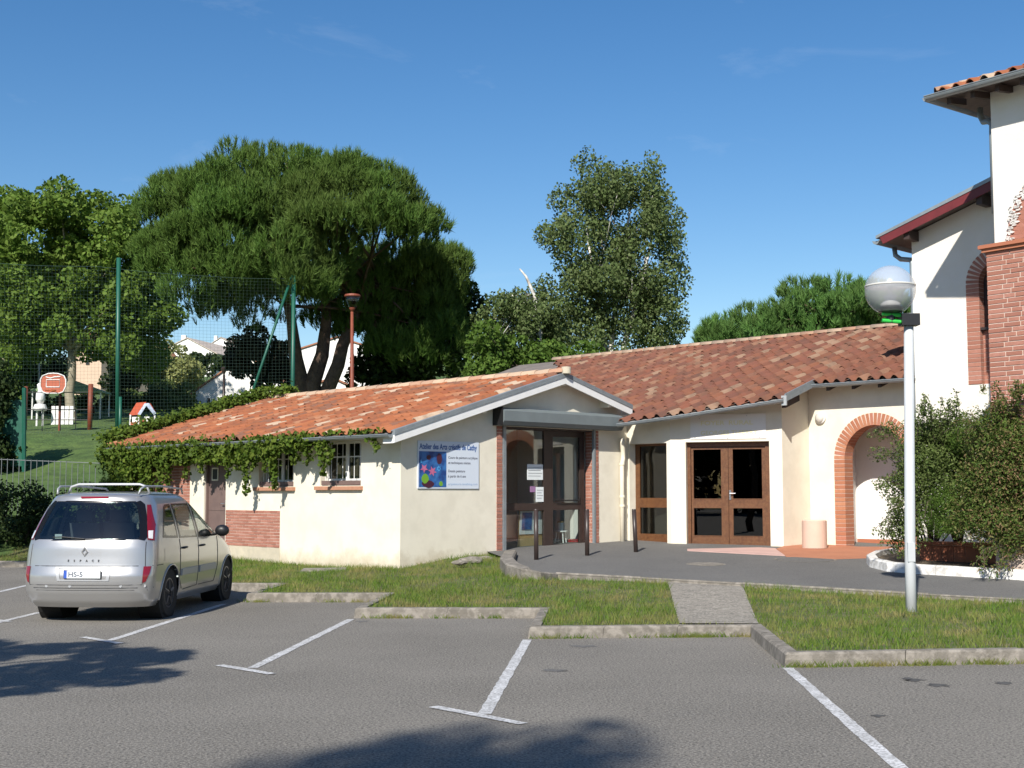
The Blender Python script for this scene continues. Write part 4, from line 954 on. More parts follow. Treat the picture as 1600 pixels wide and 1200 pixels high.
MB().wbox(RWL, wc-wR+.22, wc+wR-.26, wsill-.03, wsill+.02, .0, .25).build('sill', M['brown_metal'], wa_)
fr = MB(); i_ = wR-.265
ol = [(wc+i_, wsill+.02)]+arch_pts(wc, wspr, i_, 20)+[(wc-i_, wsill+.02)]; il = [(wc+i_-.06, wsill+.08)]+arch_pts(wc, wspr, i_-.06, 20)+[(wc-i_+.06, wsill+.08)]
fo = MB().plate(RWL, ol, [il], .18, .23).build('window', M['dark_wood'], house)
MB().plate(RWL, il, [], .20, .206).build('pane', M['glass_dark'], fo)
MB().wbox(RWL, wc-i_-.05, wc+i_+.05, wsill, wspr+i_+.05, .6, .62).build('blind', M['interior_wall'], fo)
# lower roof with red barge board
LR = thing('roof', (0,0,0)); LR.parent = house
def rp_(t, z, d): return RWL.p(t, z, d)
MB().prism([rp_(rl0, rz(rl0)-.04, -.42), rp_(3.4, rz(3.4)-.04, -.42), rp_(3.4, rz(3.4)-.04, 6), rp_(rl0, rz(rl0)-.04, 6)], (0,0,-.06)).build('roof_deck', M['soffit'], LR)
MB().plate(RWL, [(rl0+.10, rz(rl0+.10)-.21), (3.4, rz(3.4)-.21), (3.4, rz(3.4)-.04), (rl0+.03, rz(rl0+.03)-.04)], [], -.455, -.421).build('barge_board', M['red_fascia'], LR)
MB().plate(RWL, [(rl0-.05, rz(rl0-.05)-.038), (3.4, rz(3.4)-.038), (3.4, rz(3.4)+.045), (rl0-.05, rz(rl0-.05)+.02)], [], -.47, -.36).build('flashing', M['zinc'], LR)
uR = Vector((-E1.x, -E1.y, RS)).normalized()
tile_roof(LR, rp_(rl0-.04, rz(rl0-.04)-.03, -.36), Vector((E2.x, E2.y, 0)), uR, [(k*TP, 0, 3.4) for k in range(14)], 'tile_brown', 60)
for t_, h in ((.04, .14), (1.55, .16)):
    MB().wbox(RWL, t_, t_+.12, rz(t_)-.10-h-.06, rz(t_)-.11, -.38, .02).build('purlin', M['dark_wood'], LR)
gutter(LR, [rp_(rl0-.09, rz(rl0)-.09, -.40), rp_(rl0-.09, rz(rl0)-.09, 5)], .07)
pp_ = [rp_(rl0-.05, rz(rl0)-.15, .25), rp_(rl0-.03, rz(rl0)-.30, .25), rp_(rl0+.10, rz(rl0)-.40, .22), rp_(-.10, rz(rl0)-.46, .14), rp_(-.055, rz(rl0)-.54, .10), rp_(-.055, .5, .10)]
MB().tube(pp_, .05, 12).build('downpipe', M['zinc'], house, smooth=True)
# tower
TD = -vpdir(-800); TNR = Vector((-TD.y, TD.x))                # along the front (to the right), and inward
_T = RWL.p(*RWL.hit(1455, 452)); EC = None                # eave corner: on the sun ray through its shadow tip, at the height seen in the photo
for _i in range(300):
    _e = _T-LD*(_i*.02+1.5); 
    if proj(_e)[1] < 153: EC = _e; break
q0 = V2(EC)+TNR*.5
_s = Wall(q0, TD, TNR).t(1550, 240); T0 = q0+TD*_s
TW = Wall(T0, TD, TNR); zE = TW.z(1455, 152, -.5)
es = TW.t(1455, 152, -.5)
MB().plate(TW, [(0, -.3), (3.5, -.3), (3.5, zE+.05), (0, zE+.05)], [], 0, .3).build('wall', M['stucco_house'], house)
MB().plate(Wall(T0, TNR, TD), [(.003, -.3), (3.6, -.3), (3.6, zE+.05), (.003, zE+.05)], [], .003, .3).build('wall', M['stucco_house'], house)
TR = thing('roof', (0,0,0)); TR.parent = house; HS = .33
def tp_(t, d, z): return TW.p(t, z, d)
n_ = 2.6; zz = zE+.0
MB().add([tp_(es+.06, -.44, zz+.02), tp_(3.8, -.44, zz+.02), tp_(3.8, -.5+n_, zz+HS*n_), tp_(es+n_, -.5+n_, zz+HS*n_), tp_(es+.06, 3.8, zz+.02), tp_(es+n_, 3.8, zz+HS*n_),
          tp_(es+.06, -.44, zz-.05), tp_(3.8, -.44, zz-.05), tp_(3.8, -.5+n_, zz+HS*n_-.08), tp_(es+n_, -.5+n_, zz+HS*n_-.08), tp_(es+.06, 3.8, zz-.05), tp_(es+n_, 3.8, zz+HS*n_-.08)],
         [(0,1,2,3), (0,3,5,4), (6,9,8,7), (6,10,11,9), (0,6,7,1), (0,4,10,6)]).build('roof_deck', M['soffit'], TR)
cols = []
c = es+.16
while c < 3.4: cols.append((c, 0, max(.05, min(2.6, (c-es)*.98))*1.05)); c += TP
tile_roof(TR, tp_(0, -.52, zz+.03), Vector((TD.x, TD.y, 0)), Vector((TNR.x, TNR.y, HS)), cols, 'tile_orange', 200)
cols = []
c = -.34
while c < 3.4: cols.append((c, 0, max(.05, min(2.6, (c+.5)*.98))*1.05)); c += TP
tile_roof(TR, tp_(es, 0, zz+.03), Vector((TNR.x, TNR.y, 0)), Vector((TD.x, TD.y, HS)), cols, 'tile_orange', 60)
ridge_tiles(TR, tp_(es+.06, -.46, zz+.08), tp_(es+n_, -.5+n_, zz+HS*n_+.06), .10, .42)
gutter(TR, [tp_(es-.05, -.56, zz-.0), tp_(3.6, -.56, zz-.0)], .085)
gutter(TR, [tp_(es-.05, -.56, zz-.004), tp_(es-.05, 3.4, zz-.004)], .08)
for k in range(8):
    c = es+.25+k*.45
    MB().obox(tp_(c, -.42, zz-.17), Vector((TD.x, TD.y, 0))*.08, Vector((TNR.x, TNR.y, .12))*.46, (0,0,.11)).build('rafter', M['dark_wood'], TR)
MB().wbox(TW, .0, 3.4, zE-.02, zE+.05, -.40, -.002).build('soffit_board', M['dark_wood'], TR)
pp_ = [tp_(es+.33, .45, zz-.09), tp_(es+.33, .45, zz-.24), tp_(es+.40, .42, zz-.36), tp_(-.17, .20, zz-.44), tp_(-.07, .14, zz-.52), tp_(-.06, .12, zz-.66), tp_(-.06, .12, 6.35)]
MB().tube(pp_, .05, 12).build('downpipe', M['zinc'], house, smooth=True)
pillar = thing('brick_pillar', (0,0,0)); pillar.parent = house
PF = -.38; pt0, pt1 = TW.t(1541, 420, PF), TW.t(1597, 420, PF); pzt = TW.z(1560, 392, PF)
MB().wbox(TW, pt0+.01, pt1+.6, -.2, pzt, PF+.01, -.002).build('mortar_bed', M['mortar'], pillar)
course = .079; z = pzt-course; r = 0
while z > 1.3:
    x = pt0; L0 = (.43, .30, .36, .28)[r % 4]; first = True
    while x < pt1+.5:
        L = L0 if first else random.choice([.30, .20, .40]); first = False; e = min(x+L, pt1+.52); j = random.uniform(-.003, .003)
        brick(pillar, TW.p(x+.009, z+.009, PF+j), TW.p(e-.009, 0)-TW.p(x+.009, 0), TW.p(0,0,.14)-TW.p(0,0,0), (0,0,course-.018), 'brick'); x = e
    if z > 2.4: brick(pillar, TW.p(pt0-.004, z+.007, PF+.15), TW.p(pt0+.1,0)-TW.p(pt0,0), TW.p(0,0,.20)-TW.p(0,0,0), (0,0,course-.014), 'brick')
    z -= course; r += 1
MB().wbox(TW, pt0-.05, pt1+.6, pzt+.002, pzt+.06, PF-.05, -.003).build('cap', M['terracotta'], pillar)
MB().wbox(TW, pt0-.09, pt1+.6, pzt+.061, pzt+.12, PF-.09, -.003).build('cap', M['terracotta'], pillar)
# brick arch ring on the tower with pale mortar smears
Ra = thing('blind_arch', (0,0,0)); Ra.parent = house
ta_ = TW.t(1574, 370); N = 16; Rr = 1.5
for k in range(15):
    a = math.pi-.02-k*.05; ra = Vector((math.cos(a), math.sin(a))); tg_ = Vector((-ra.y, ra.x)); c_ = Vector((ta_+Rr, pzt+.14))+ra*(Rr-.42)
    u3 = Vector((TD.x, TD.y, 0)); zz_ = Vector((0,0,1))
    brick(Ra, TW.p(c_.x, c_.y, -.02), (u3*ra.x+zz_*ra.y)*.42, (u3*tg_.x+zz_*tg_.y)*-.064, TW.p(0,0,.06)-TW.p(0,0,0), 'brick')
pmat('mortar_white', (.80,.78,.74), (.68,.65,.6), scale=20, rough=.9, bump=.6, bscale=80)
mb = MB()
for k in range(150):
    if k < 110: a = math.pi-.01-random.random()*.75; rr = Rr-random.gauss(.07, .05); c_ = Vector((ta_+Rr+math.cos(a)*rr, pzt+.14+math.sin(a)*rr))
    else: c_ = Vector((ta_-.12+random.random()*.7, pzt+.125+random.random()*.04))
    s1, s2 = random.uniform(.01, .055), random.uniform(.008, .022); an = random.uniform(-.5, .5)
    mb.plate(TW, [(c_.x+math.cos(an+q)*s1, c_.y+math.sin(an+q)*s2) for q in (0, 1.2, 2.3, 3.3, 4.4, 5.3)], [], -.045, -.001)
o = mb.build('mortar_smears', M['mortar_white'], Ra); o['kind'] = 'stuff'
# ================================================================== VEGETATION
def leaves(name, pos, size, mat, parent, nrm=None, flat=.5, aspect=.55, jitter=.35, droop=0.):
    """many small leaf-shaped faces (kites) at pos (n,3)"""
    n = len(pos); pos = np.asarray(pos)
    r = RNG.normal(size=(n, 3)); r /= np.linalg.norm(r, axis=1, keepdims=True)+1e-9
    if nrm is not None: r = r*(1-flat)+nrm*flat; r /= np.linalg.norm(r, axis=1, keepdims=True)+1e-9
    t = RNG.normal(size=(n, 3)); t[:, 2] -= droop; t -= (t*r).sum(1, keepdims=True)*r; t /= np.linalg.norm(t, axis=1, keepdims=True)+1e-9
    b = np.cross(r, t); s = size*RNG.uniform(1-jitter, 1+jitter, n)[:, None]
    v = np.stack([pos-t*s*.5, pos-t*s*.05+b*s*aspect*.5+r*s*.08, pos+t*s*.5, pos-t*s*.05-b*s*aspect*.5+r*s*.08], 1).reshape(-1, 3)
    return np_mesh(name, v, np.arange(4*n).reshape(-1, 4), M[mat], parent)
def clumps(cen, rad, n, shell=.55):
    """n points spread over ellipsoid clumps (k,3),(k,3), denser to the outside; returns points and outward directions"""
    cen, rad = np.asarray(cen, float), np.asarray(rad, float); w = (rad.prod(1))**.67; k = RNG.choice(len(cen), n, p=w/w.sum())
    d = RNG.normal(size=(n, 3)); d /= np.linalg.norm(d, axis=1, keepdims=True)
    rr = (shell+(1-shell)*RNG.random(n)**.6)[:, None]; return cen[k]+d*rad[k]*rr, d, k
def fill_crown(c, r, n, rmin, rmax, zsq=.8, low=-1., shell=.45, keep=None):
    """clump centres inside an ellipsoid envelope"""
    out = []; c = np.array(c); r = np.array(r)
    while len(out) < n:
        d = RNG.normal(size=3); d /= np.linalg.norm(d); q = d*(shell+(1-shell)*RNG.random()**.7)
        if q[2] < low: continue
        p = c+q*r
        if keep is not None and not keep(p): continue
        out.append((p, RNG.uniform(rmin, rmax)))
    cen = np.array([o[0] for o in out]); rr = np.array([o[1] for o in out])[:, None]*np.array([1, 1, zsq])
    return cen, rr
def limb(mb, a, b, r0, r1, sag=.0, n=5, wob=.12):
    a, b = Vector(a), Vector(b); L = (b-a).length; pts = []; rs = []
    for i in range(n+1):
        t = i/n; p = a.lerp(b, t); p.z += sag*math.sin(math.pi*t)*L
        if 0 < i < n: p += Vector((random.gauss(0, 1), random.gauss(0, 1), random.gauss(0, .5)))*wob*L*.15
        pts.append(p); rs.append(r0+(r1-r0)*t)
    mb.tube(pts, rs, 7)
def tree(name, label, base, fork, cen, rad, nleaf, size, lmat, bmat, r0, cat='tree', group=None, limbs=14, flat=.35, shell=.5, aspect=.6, droop=0., leafname='crown'):
    base = Vector(base); root = thing(name, base, label, cat, group)
    mb = MB(); limb(mb, base-Vector((0,0,.5)), fork, r0, r0*.7, n=6); fork = Vector(fork)
    idx = RNG.permutation(len(cen))[:limbs]
    for i in idx: limb(mb, fork+Vector((0,0,random.uniform(-.6,.3))), cen[i], r0*random.uniform(.25,.45), .02, sag=.08)
    mb.build('trunk', M[bmat], root, smooth=True, fix=False)
    p, d, k = clumps(cen, rad, nleaf, shell); leaves(leafname, p, size, lmat, root, d, flat, aspect, droop=droop)
    return root
def at(px, py, Y): return np.array(P(px, py, Y))
def pix_clumps(spec, Y, depth, rmin=.0):
    """spec rows (px, py, rx_px, ry_px, n): clumps filling image-plane ellipses at distance Y, spread in depth"""
    cen = []; rad = []
    for px, py, rx, ry, n, r in spec:
        for _ in range(n):
            a = RNG.uniform(0, 6.283); q = math.sqrt(RNG.random()); u, v = math.cos(a)*q, math.sin(a)*q
            yy = Y+depth*RNG.uniform(-1, 1)*math.sqrt(max(.05, 1-q*q)); c = at(px+u*rx, py+v*ry, Y); c = c+(np.array([0, yy-Y, 0])); k = r*RNG.uniform(.75, 1.25)
            cen.append(c); rad.append((k, k, k*.8))
    return np.array(cen), np.array(rad)
def ground_at(x, y): return Vector((x, y, hillz(x, y)))
# ---- umbrella pine -------------------------------------------------
PY = 52.; pc_ = P(490, 610, PY)
def needles(name, tips, dirs, mat, parent, per=26, L=.30, wd=.016, spread=.75):
    """tufts: narrow upswept needle blades round each shoot tip"""
    n = len(tips); m = n*per; tp = np.repeat(tips, per, 0); dr = np.repeat(dirs, per, 0)
    r = RNG.normal(size=(m, 3))*spread; dr2 = dr+r*.52; dr2 /= np.linalg.norm(dr2, axis=1, keepdims=True)
    ln = L*RNG.uniform(.6, 1.25, m)[:, None]; base = tp-dr*RNG.uniform(0, .34, m)[:, None]
    s = np.cross(dr2, RNG.normal(size=(m, 3))); s /= np.linalg.norm(s, axis=1, keepdims=True)+1e-9
    v = np.stack([base-s*wd, base+s*wd, base+dr2*ln], 1).reshape(-1, 3)
    return np_mesh(name, v, np.arange(3*m).reshape(-1, 3), M[mat], parent)
def pine(name, label, base, spec, Y, depth, ntuft, trunks, mat='leaf_pine', group=None, per=26, L=.34, wd=.017, under=None):
    root = thing(name, base, label, 'tree', group)
    cen, rad = spec if isinstance(spec, tuple) else pix_clumps(spec, Y, depth)
    w = rad[:, 0]**2; k = RNG.choice(len(cen), ntuft, p=w/w.sum()); d = RNG.normal(size=(ntuft, 3)); d[:, 2] = np.abs(d[:, 2])*1.0-.35*RNG.random(ntuft); d /= np.linalg.norm(d, axis=1, keepdims=True)
    tips = cen[k]+d*rad[k]; dirs = d*.45+np.array([0, 0, .9]); dirs /= np.linalg.norm(dirs, axis=1, keepdims=True)
    needles('crown', tips, dirs, mat, root, per, L, wd)
    mb = MB()
    for tr in trunks:
        pts = [Vector(p) for p in tr[0]]; mb.tube(pts, tr[1], 9)
    mb.build('trunk', M['bark_pine'], root, smooth=True, fix=False)
    mb = MB()
    for i in RNG.permutation(len(cen))[:70]:
        tr = trunks[i % len(trunks)][0]; a = Vector(tr[-1]).lerp(Vector(tr[-2]), random.uniform(-.1, .8)); limb(mb, a, cen[i], .07, .015, sag=.05, n=4)
    mb.build('branches', M['bark_pine'], root, smooth=True, fix=False)
    return root
PINE = [(235,302),(262,275),(330,262),(400,240),(470,250),(540,262),(620,270),(672,300),(690,350),(722,365),(748,410),(745,450),(735,500),(745,560),(700,590),(610,590),(592,560),(570,540),(540,545),(500,530),(450,505),(400,515),(350,528),(300,505),(262,480),(240,430),(232,370)]
def poly_clumps(poly, Y, c, r, depth, n, rmin, rmax):
    """clump centres filling a crown outline; depth follows a dome about centre c with half-axes r (pixels)"""
    xs = [p[0] for p in poly]; ys = [p[1] for p in poly]; cen = []; rad = []
    while len(cen) < n:
        x, y = RNG.uniform(min(xs), max(xs)), RNG.uniform(min(ys), max(ys)); k = RNG.uniform(rmin, rmax); e = k*FPX/Y*.8
        if not all(inpoly(np.array([x+a]), np.array([y+b]), poly)[0] for a, b in ((e,0),(-e,0),(0,e),(0,-e))): continue
        q = min(1, ((x-c[0])/r[0])**2+((y-c[1])/r[1])**2); dm = depth*math.sqrt(1-q*.95); f = RNG.random()
        yy = dm*RNG.uniform(.0, .9) if (x > 545 and y > 395) or y > 500 else -dm*RNG.uniform(.7, 1) if f < .6 else dm*RNG.uniform(-.7, 1)
        p = P(x, y, Y); cen.append((p.x, p.y+yy, p.z)); rad.append((k, k, k*.8))
    return np.array(cen), np.array(rad)
spec = poly_clumps(PINE, PY, (490,420), (270,185), 6., 350, .55, 1.1)
b0 = P(498, 640, PY); gz = hillz(b0.x, b0.y)
def pt(px, py, dy=0): return P(px, py, PY+dy)
tr = [([Vector((b0.x-.2, b0.y, gz-.5)), pt(470,600), pt(462,560,-.3), pt(455,500,-.6), pt(440,430,-.8)], [.5,.34,.28,.2,.12]),
      ([Vector((b0.x, b0.y+.2, gz-.5)), pt(487,600), pt(503,555), pt(510,500,.3), pt(505,400,.5)], [.5,.36,.28,.22,.12]),
      ([Vector((b0.x+.2, b0.y, gz-.5)), pt(512,608), pt(528,570,-.4), pt(535,540), pt(552,500,.3), pt(585,430,.2)], [.45,.30,.27,.25,.2,.12])]
pine('umbrella_pine', 'huge round umbrella pine with forked trunk rising behind the studio roof', (b0.x, b0.y, gz), spec, PY, 5.5, 25000, tr, per=20, L=.27, wd=.016)
# pines behind the hall
Y2 = 78.; b_ = P(1310, 560, Y2)
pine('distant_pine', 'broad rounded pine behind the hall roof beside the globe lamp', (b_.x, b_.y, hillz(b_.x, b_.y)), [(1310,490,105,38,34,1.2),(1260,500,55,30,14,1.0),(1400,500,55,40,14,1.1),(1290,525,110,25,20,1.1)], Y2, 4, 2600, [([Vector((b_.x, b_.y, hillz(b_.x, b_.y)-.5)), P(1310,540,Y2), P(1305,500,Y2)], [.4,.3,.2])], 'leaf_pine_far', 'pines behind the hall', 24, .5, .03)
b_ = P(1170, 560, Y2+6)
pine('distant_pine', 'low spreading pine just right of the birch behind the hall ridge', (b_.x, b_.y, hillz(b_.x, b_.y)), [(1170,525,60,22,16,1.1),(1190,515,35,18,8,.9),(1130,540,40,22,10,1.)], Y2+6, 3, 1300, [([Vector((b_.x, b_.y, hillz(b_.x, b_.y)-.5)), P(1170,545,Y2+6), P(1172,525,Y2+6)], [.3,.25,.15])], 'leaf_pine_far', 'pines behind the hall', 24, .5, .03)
# ---- birches ---------------------------------------------------------
BY = 50.
def birch(name, label, bx, spec, Y, depth, n, stems, group='birches behind the roofs'):
    b = P(bx, 600, Y); base = Vector((b.x, b.y, hillz(b.x, b.y))); root = thing(name, base, label, 'tree', group)
    cen, rad = pix_clumps(spec, Y, depth); p, d, k = clumps(cen, rad*np.array([1.04, 1.04, 1.4]), n, .3)
    leaves('crown', p, .128, 'leaf_birch', root, d, .25, .7, droop=1.2)
    mb = MB()
    for st in stems: mb.tube([base-Vector((0,0,.4))]+[P(x, y, Y+dy) for x, y, dy in st], [.16]+list(np.linspace(.11, .025, len(st))), 8)
    top = [P(st[-1][0], st[-1][1], Y) for st in stems]
    for i in RNG.permutation(len(cen))[:26]:
        st = stems[i % len(stems)]; a = P(*st[len(st)//2][:2], Y); limb(mb, a, cen[i], .022, .008, sag=.08, n=4)
    mb.build('trunk', M['bark_birch'], root, smooth=True, fix=False); return root
birch('birch_tree', 'tall airy birch rising behind the hall ridge, widest of the birches', 950,
      [(960,290,55,32,20,.50),(915,270,14,20,3,.35),(1010,270,16,26,4,.38),(900,320,38,30,12,.48),(990,340,70,45,30,.55),(870,370,32,28,9,.45),(920,390,60,40,24,.55),(1010,420,58,55,30,.55),(950,460,85,50,42,.55),(890,470,55,50,22,.5),(1030,500,48,55,26,.5),(930,530,95,35,34,.55),(1065,520,18,35,5,.4),(1050,380,22,40,7,.42)],
      BY, 2.3, 48000, [[(955,540,0),(965,450,.3),(975,380,0),(990,300,0)], [(945,540,.2),(930,450,0),(915,350,0)], [(975,540,-.3),(1005,440,-.2),(1020,360,0)]])
birch('birch_tree', 'small birch with a bare pale top between the pine and the tall birch', 830,
      [(800,470,32,25,10,.42),(785,500,35,30,12,.45),(830,520,45,35,16,.45),(770,540,30,35,10,.45),(850,480,25,40,9,.42),(800,560,55,22,14,.5)],
      BY-1.5, 1.6, 15000, [[(846,550,0),(842,500,0),(834,460,0),(822,432,0),(812,420,0)], [(838,540,0),(815,500,.2),(800,460,0)]])
cen, rad = pix_clumps([(800,570,60,26,18,.6),(890,560,60,22,14,.55),(760,560,25,40,10,.6)], BY-3, 1.5)
b_ = P(820, 600, BY-3); tree('broadleaf_shrub', 'bright green leafy bush low behind the studio ridge under the birches', (b_.x, b_.y, hillz(b_.x, b_.y)), P(820, 590, BY-3), cen, rad, 9000, .17, 'leaf_bright', 'bark', .08, 'bush')
# dark undergrowth below the pine
cen, rad = pix_clumps([(660,560,90,40,26,.9),(700,500,45,60,16,.9),(620,590,60,20,10,.7)], PY+3, 2.5)
b_ = P(650, 620, PY+3); tree('dark_tree', 'dark dense tree in the shade on the right under the umbrella pine', (b_.x, b_.y, hillz(b_.x, b_.y)), P(650, 590, PY+3), cen, rad, 9000, .26, 'leaf_hedge', 'bark', .15)
cen, rad = pix_clumps([(405,560,50,38,26,.5),(375,545,25,20,7,.42),(430,590,30,18,8,.45)], 55, 1.6)
b_ = P(405, 640, 55); tree('purple_plum_tree', 'nearly black purple-leaved tree behind the green net brace', (b_.x, b_.y, hillz(b_.x, b_.y)), P(405, 600, 55), cen, rad, 5200, .21, 'leaf_dark', 'bark', .12)
# ---- plane trees on the left ----------------------------------------
YP = 66.
cen, rad = pix_clumps([(110,330,85,35,30,.75),(70,380,80,50,36,.85),(160,400,75,60,36,.85),(90,460,85,55,44,.9),(190,470,65,45,26,.85),(120,520,80,35,26,.8),(232,470,36,50,16,.8),(60,510,45,45,16,.85),(215,540,30,45,12,.7),(200,370,30,40,12,.75),(250,505,22,30,8,.6)], YP, 3.6)
b_ = P(112, 612, YP); gz = hillz(b_.x, b_.y)
root = tree('plane_tree', 'large green plane tree with pale trunk behind the net', (b_.x, b_.y, gz), P(112, 548, YP), cen, rad, 56000, .25, 'leaf_plane', 'bark_plane', .28, limbs=22)
cen, rad = pix_clumps([(0,330,38,45,16,.85),(-60,400,90,110,50,1.0),(5,430,35,90,20,.9),(0,560,40,60,20,.8)], YP+4, 3.5)
b_ = P(-40, 612, YP+4); tree('plane_tree', 'dark green plane tree cut by the left edge of the picture', (b_.x, b_.y, hillz(b_.x, b_.y)), P(-40, 540, YP+4), cen, rad, 26000, .26, 'leaf_plane', 'bark_plane', .28, limbs=16)
# dark conifers / shrubs of the gardens behind the playground
for (lb, nm, spc, Y, dp, n, sz, mt) in [
    ('dark green garden tree between the beige house and the pale shrub', 'garden_tree', [(200,560,28,60,16,.8),(185,600,25,25,7,.7)], 84, 2, 7000, .26, 'leaf_hedge'),
    ('pale yellow-green willow bush left of the white garage', 'willow_bush', [(268,585,38,35,22,.75),(255,560,25,20,6,.55),(290,570,18,25,5,.5)], 88, 2, 8000, .26, 'leaf_willow'),
    ('dark bush between the willow bush and the white garage', 'garden_bush', [(310,590,14,35,8,.6),(330,570,30,16,8,.6)], 100, 1.5, 3000, .28, 'leaf_hedge'),
    ('bushy dark green thicket below the willow bush', 'garden_bush', [(235,615,40,20,10,.6),(280,632,30,22,10,.6),(250,640,40,14,8,.5)], 78, 1.5, 6000, .22, 'leaf_shrub'),
    ('dark tree shading the left side of the playground', 'garden_tree', [(20,590,35,50,20,.8),(65,575,30,30,12,.7),(15,520,30,40,10,.8)], 76, 2, 9000, .25, 'leaf_hedge'),
    ('dark leafy tree at the left edge before the green screen', 'garden_tree', [(-2,640,16,80,18,.45),(0,720,20,40,12,.45)], 40, .7, 6000, .15, 'leaf_hedge'),
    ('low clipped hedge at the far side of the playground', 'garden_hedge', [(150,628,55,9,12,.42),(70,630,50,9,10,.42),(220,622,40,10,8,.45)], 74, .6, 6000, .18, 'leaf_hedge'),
    ('round green bush beside the curved street lamp', 'garden_bush', [(68,583,22,10,6,.5)], 82, .8, 1500, .2, 'leaf_bright')]:
    cen, rad = pix_clumps(spc, Y, dp); bx = sum(q[0] for q in spc)/len(spc); b_ = P(bx, 640, Y); g_ = hillz(b_.x, b_.y)
    tree(nm, lb, (b_.x, b_.y, g_), Vector((b_.x, b_.y, max(g_+.4, cen[:, 2].min()))), cen, rad, n, sz, mt, 'bark', .09, 'hedge' if 'hedge' in nm else 'bush' if 'bush' in nm else 'tree', limbs=6)
# ---- hedge in front of the fence at the left -------------------------
cen = []; rad = []
for k in range(120):
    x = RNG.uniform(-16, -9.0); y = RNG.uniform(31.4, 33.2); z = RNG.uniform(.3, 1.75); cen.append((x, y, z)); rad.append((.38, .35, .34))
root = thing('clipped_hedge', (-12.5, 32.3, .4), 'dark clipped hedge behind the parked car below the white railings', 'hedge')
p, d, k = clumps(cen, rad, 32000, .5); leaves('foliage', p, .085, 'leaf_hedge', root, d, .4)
mb = MB()
for k in range(14): x = -16+k*.5; limb(mb, (x, 32.3, .1), (x+random.gauss(0,.2), 32.3, 1.2), .03, .01)
mb.build('stems', M['bark'], root)
# ---- vine on the studio ----------------------------------------------
vine = thing('climbing_vine', LW.p(9.6, .35, -.1), 'green creeper hanging along the studio eave and over its far gable edge', 'vine')
pts = []; nrm = []
def vine_add(t, z, d, n, st, sz, sd=.08):
    for _ in range(n): pts.append(LW.p(t+random.gauss(0, st), z+random.gauss(0, sz), d+random.gauss(0, sd))); nrm.append((-E2.x, -E2.y, .4))
ED = SE-.12
for k in range(760):
    t = random.uniform(2.35, 10.9); drop = (.12+.30*min(1, max(0, (t-2.2)/2.2)))*random.random()**.8
    vine_add(t, SZ-.02-drop*1.05, ED+.06+.25*drop, 12, .07, .05)
for k in range(26):
    t = random.uniform(.0, 2.6); vine_add(t, SZ+.0, ED+.06, 5, .05, .03, .05)
for (t, L, n) in [(4.66,.95,44),(4.4,.5,22),(3.72,.6,34),(3.6,.85,40),(3.95,.5,24),(2.45,.42,22),(1.95,.62,30),(1.75,.45,16),(5.35,.62,30),(5.0,.5,22),(6.45,.55,26),(7.1,.62,26),(7.9,.75,36),(8.2,.95,40),(8.7,1.0,60),(9.0,1.3,80),(2.9,.4,20),(.25,.28,8)]:
    for j in range(n*2): f = j/(n*2); vine_add(t+.05*math.sin(f*7), SZ-.1-L*1.15*f, ED+.1+.05*f, 4 if f < .6 else 2, .02+.07*(1-f), .02, .04)
for k in range(480):                                         # thick corner mass at the far end
    t = random.uniform(9.1, 10.9); z = 2.7-1.5*random.random()**1.3*(.35+.65*(t-9.1)/1.8); vine_add(t, z, random.uniform(-.55, .1), 9, .12, .1, .1)
for k in range(420):                                         # creeping over the far verge and ridge end
    s_ = SE+(SA-SE)*random.random(); q = sp(s_, LEN+random.gauss(.0, .12), zl(s_)+.10+abs(random.gauss(0, .09)))
    for _ in range(13): pts.append(q+Vector((random.gauss(0,.1), random.gauss(0,.1), random.gauss(0,.06)))); nrm.append((0, -.5, .6))
for k in range(60):
    q = sp(SA+random.gauss(0,.1), LEN-random.random()*1.2, ZA+.14+random.random()*.12)
    for _ in range(12): pts.append(q+Vector((random.gauss(0,.1), random.gauss(0,.1), random.gauss(0,.06)))); nrm.append((0, -.5, .6))
nn_ = np.array(nrm); nn_ /= np.linalg.norm(nn_, axis=1, keepdims=True)
leaves('foliage', np.array([tuple(p) for p in pts]), .088, 'leaf_vine', vine, nn_, .5, .85, droop=.6)
mb = MB()
for t in (8.9, 9.4, 10.1): limb(mb, LW.p(t, .25, -.06), LW.p(t+.2, 2.7, -.15), .03, .015, n=6)
mb.tube([LW.p(t, SZ-.06+.02*math.sin(t*5), ED+.06) for t in np.linspace(.1, 10.6, 40)], .012, 6)
mb.build('stems', M['bark'], vine, smooth=True)
# dry root and stones at the foot of the studio gable
for k, (px, py, r, lb) in enumerate([(735,876,.16,'low pale stone in the weeds at the gable foot'),(757,873,.12,'small flat stone beside the terrace upstand'),(718,879,.10,'smallest stone in the grass under the art sign')]):
    q = G(px, py, .40); bm = bmesh.new(); bmesh.ops.create_icosphere(bm, subdivisions=2, radius=1)
    for v in bm.verts: v.co = Vector((v.co.x*r*1.5, v.co.y*r, v.co.z*r*.5))*random.uniform(.85, 1.1)
    me = bpy.data.meshes.new('stone'); bm.to_mesh(me); bm.free(); o = link_mesh('stone', me, M['kerb_concrete']); o.location = (q.x, q.y, .40); tag(o, lb, 'stone')
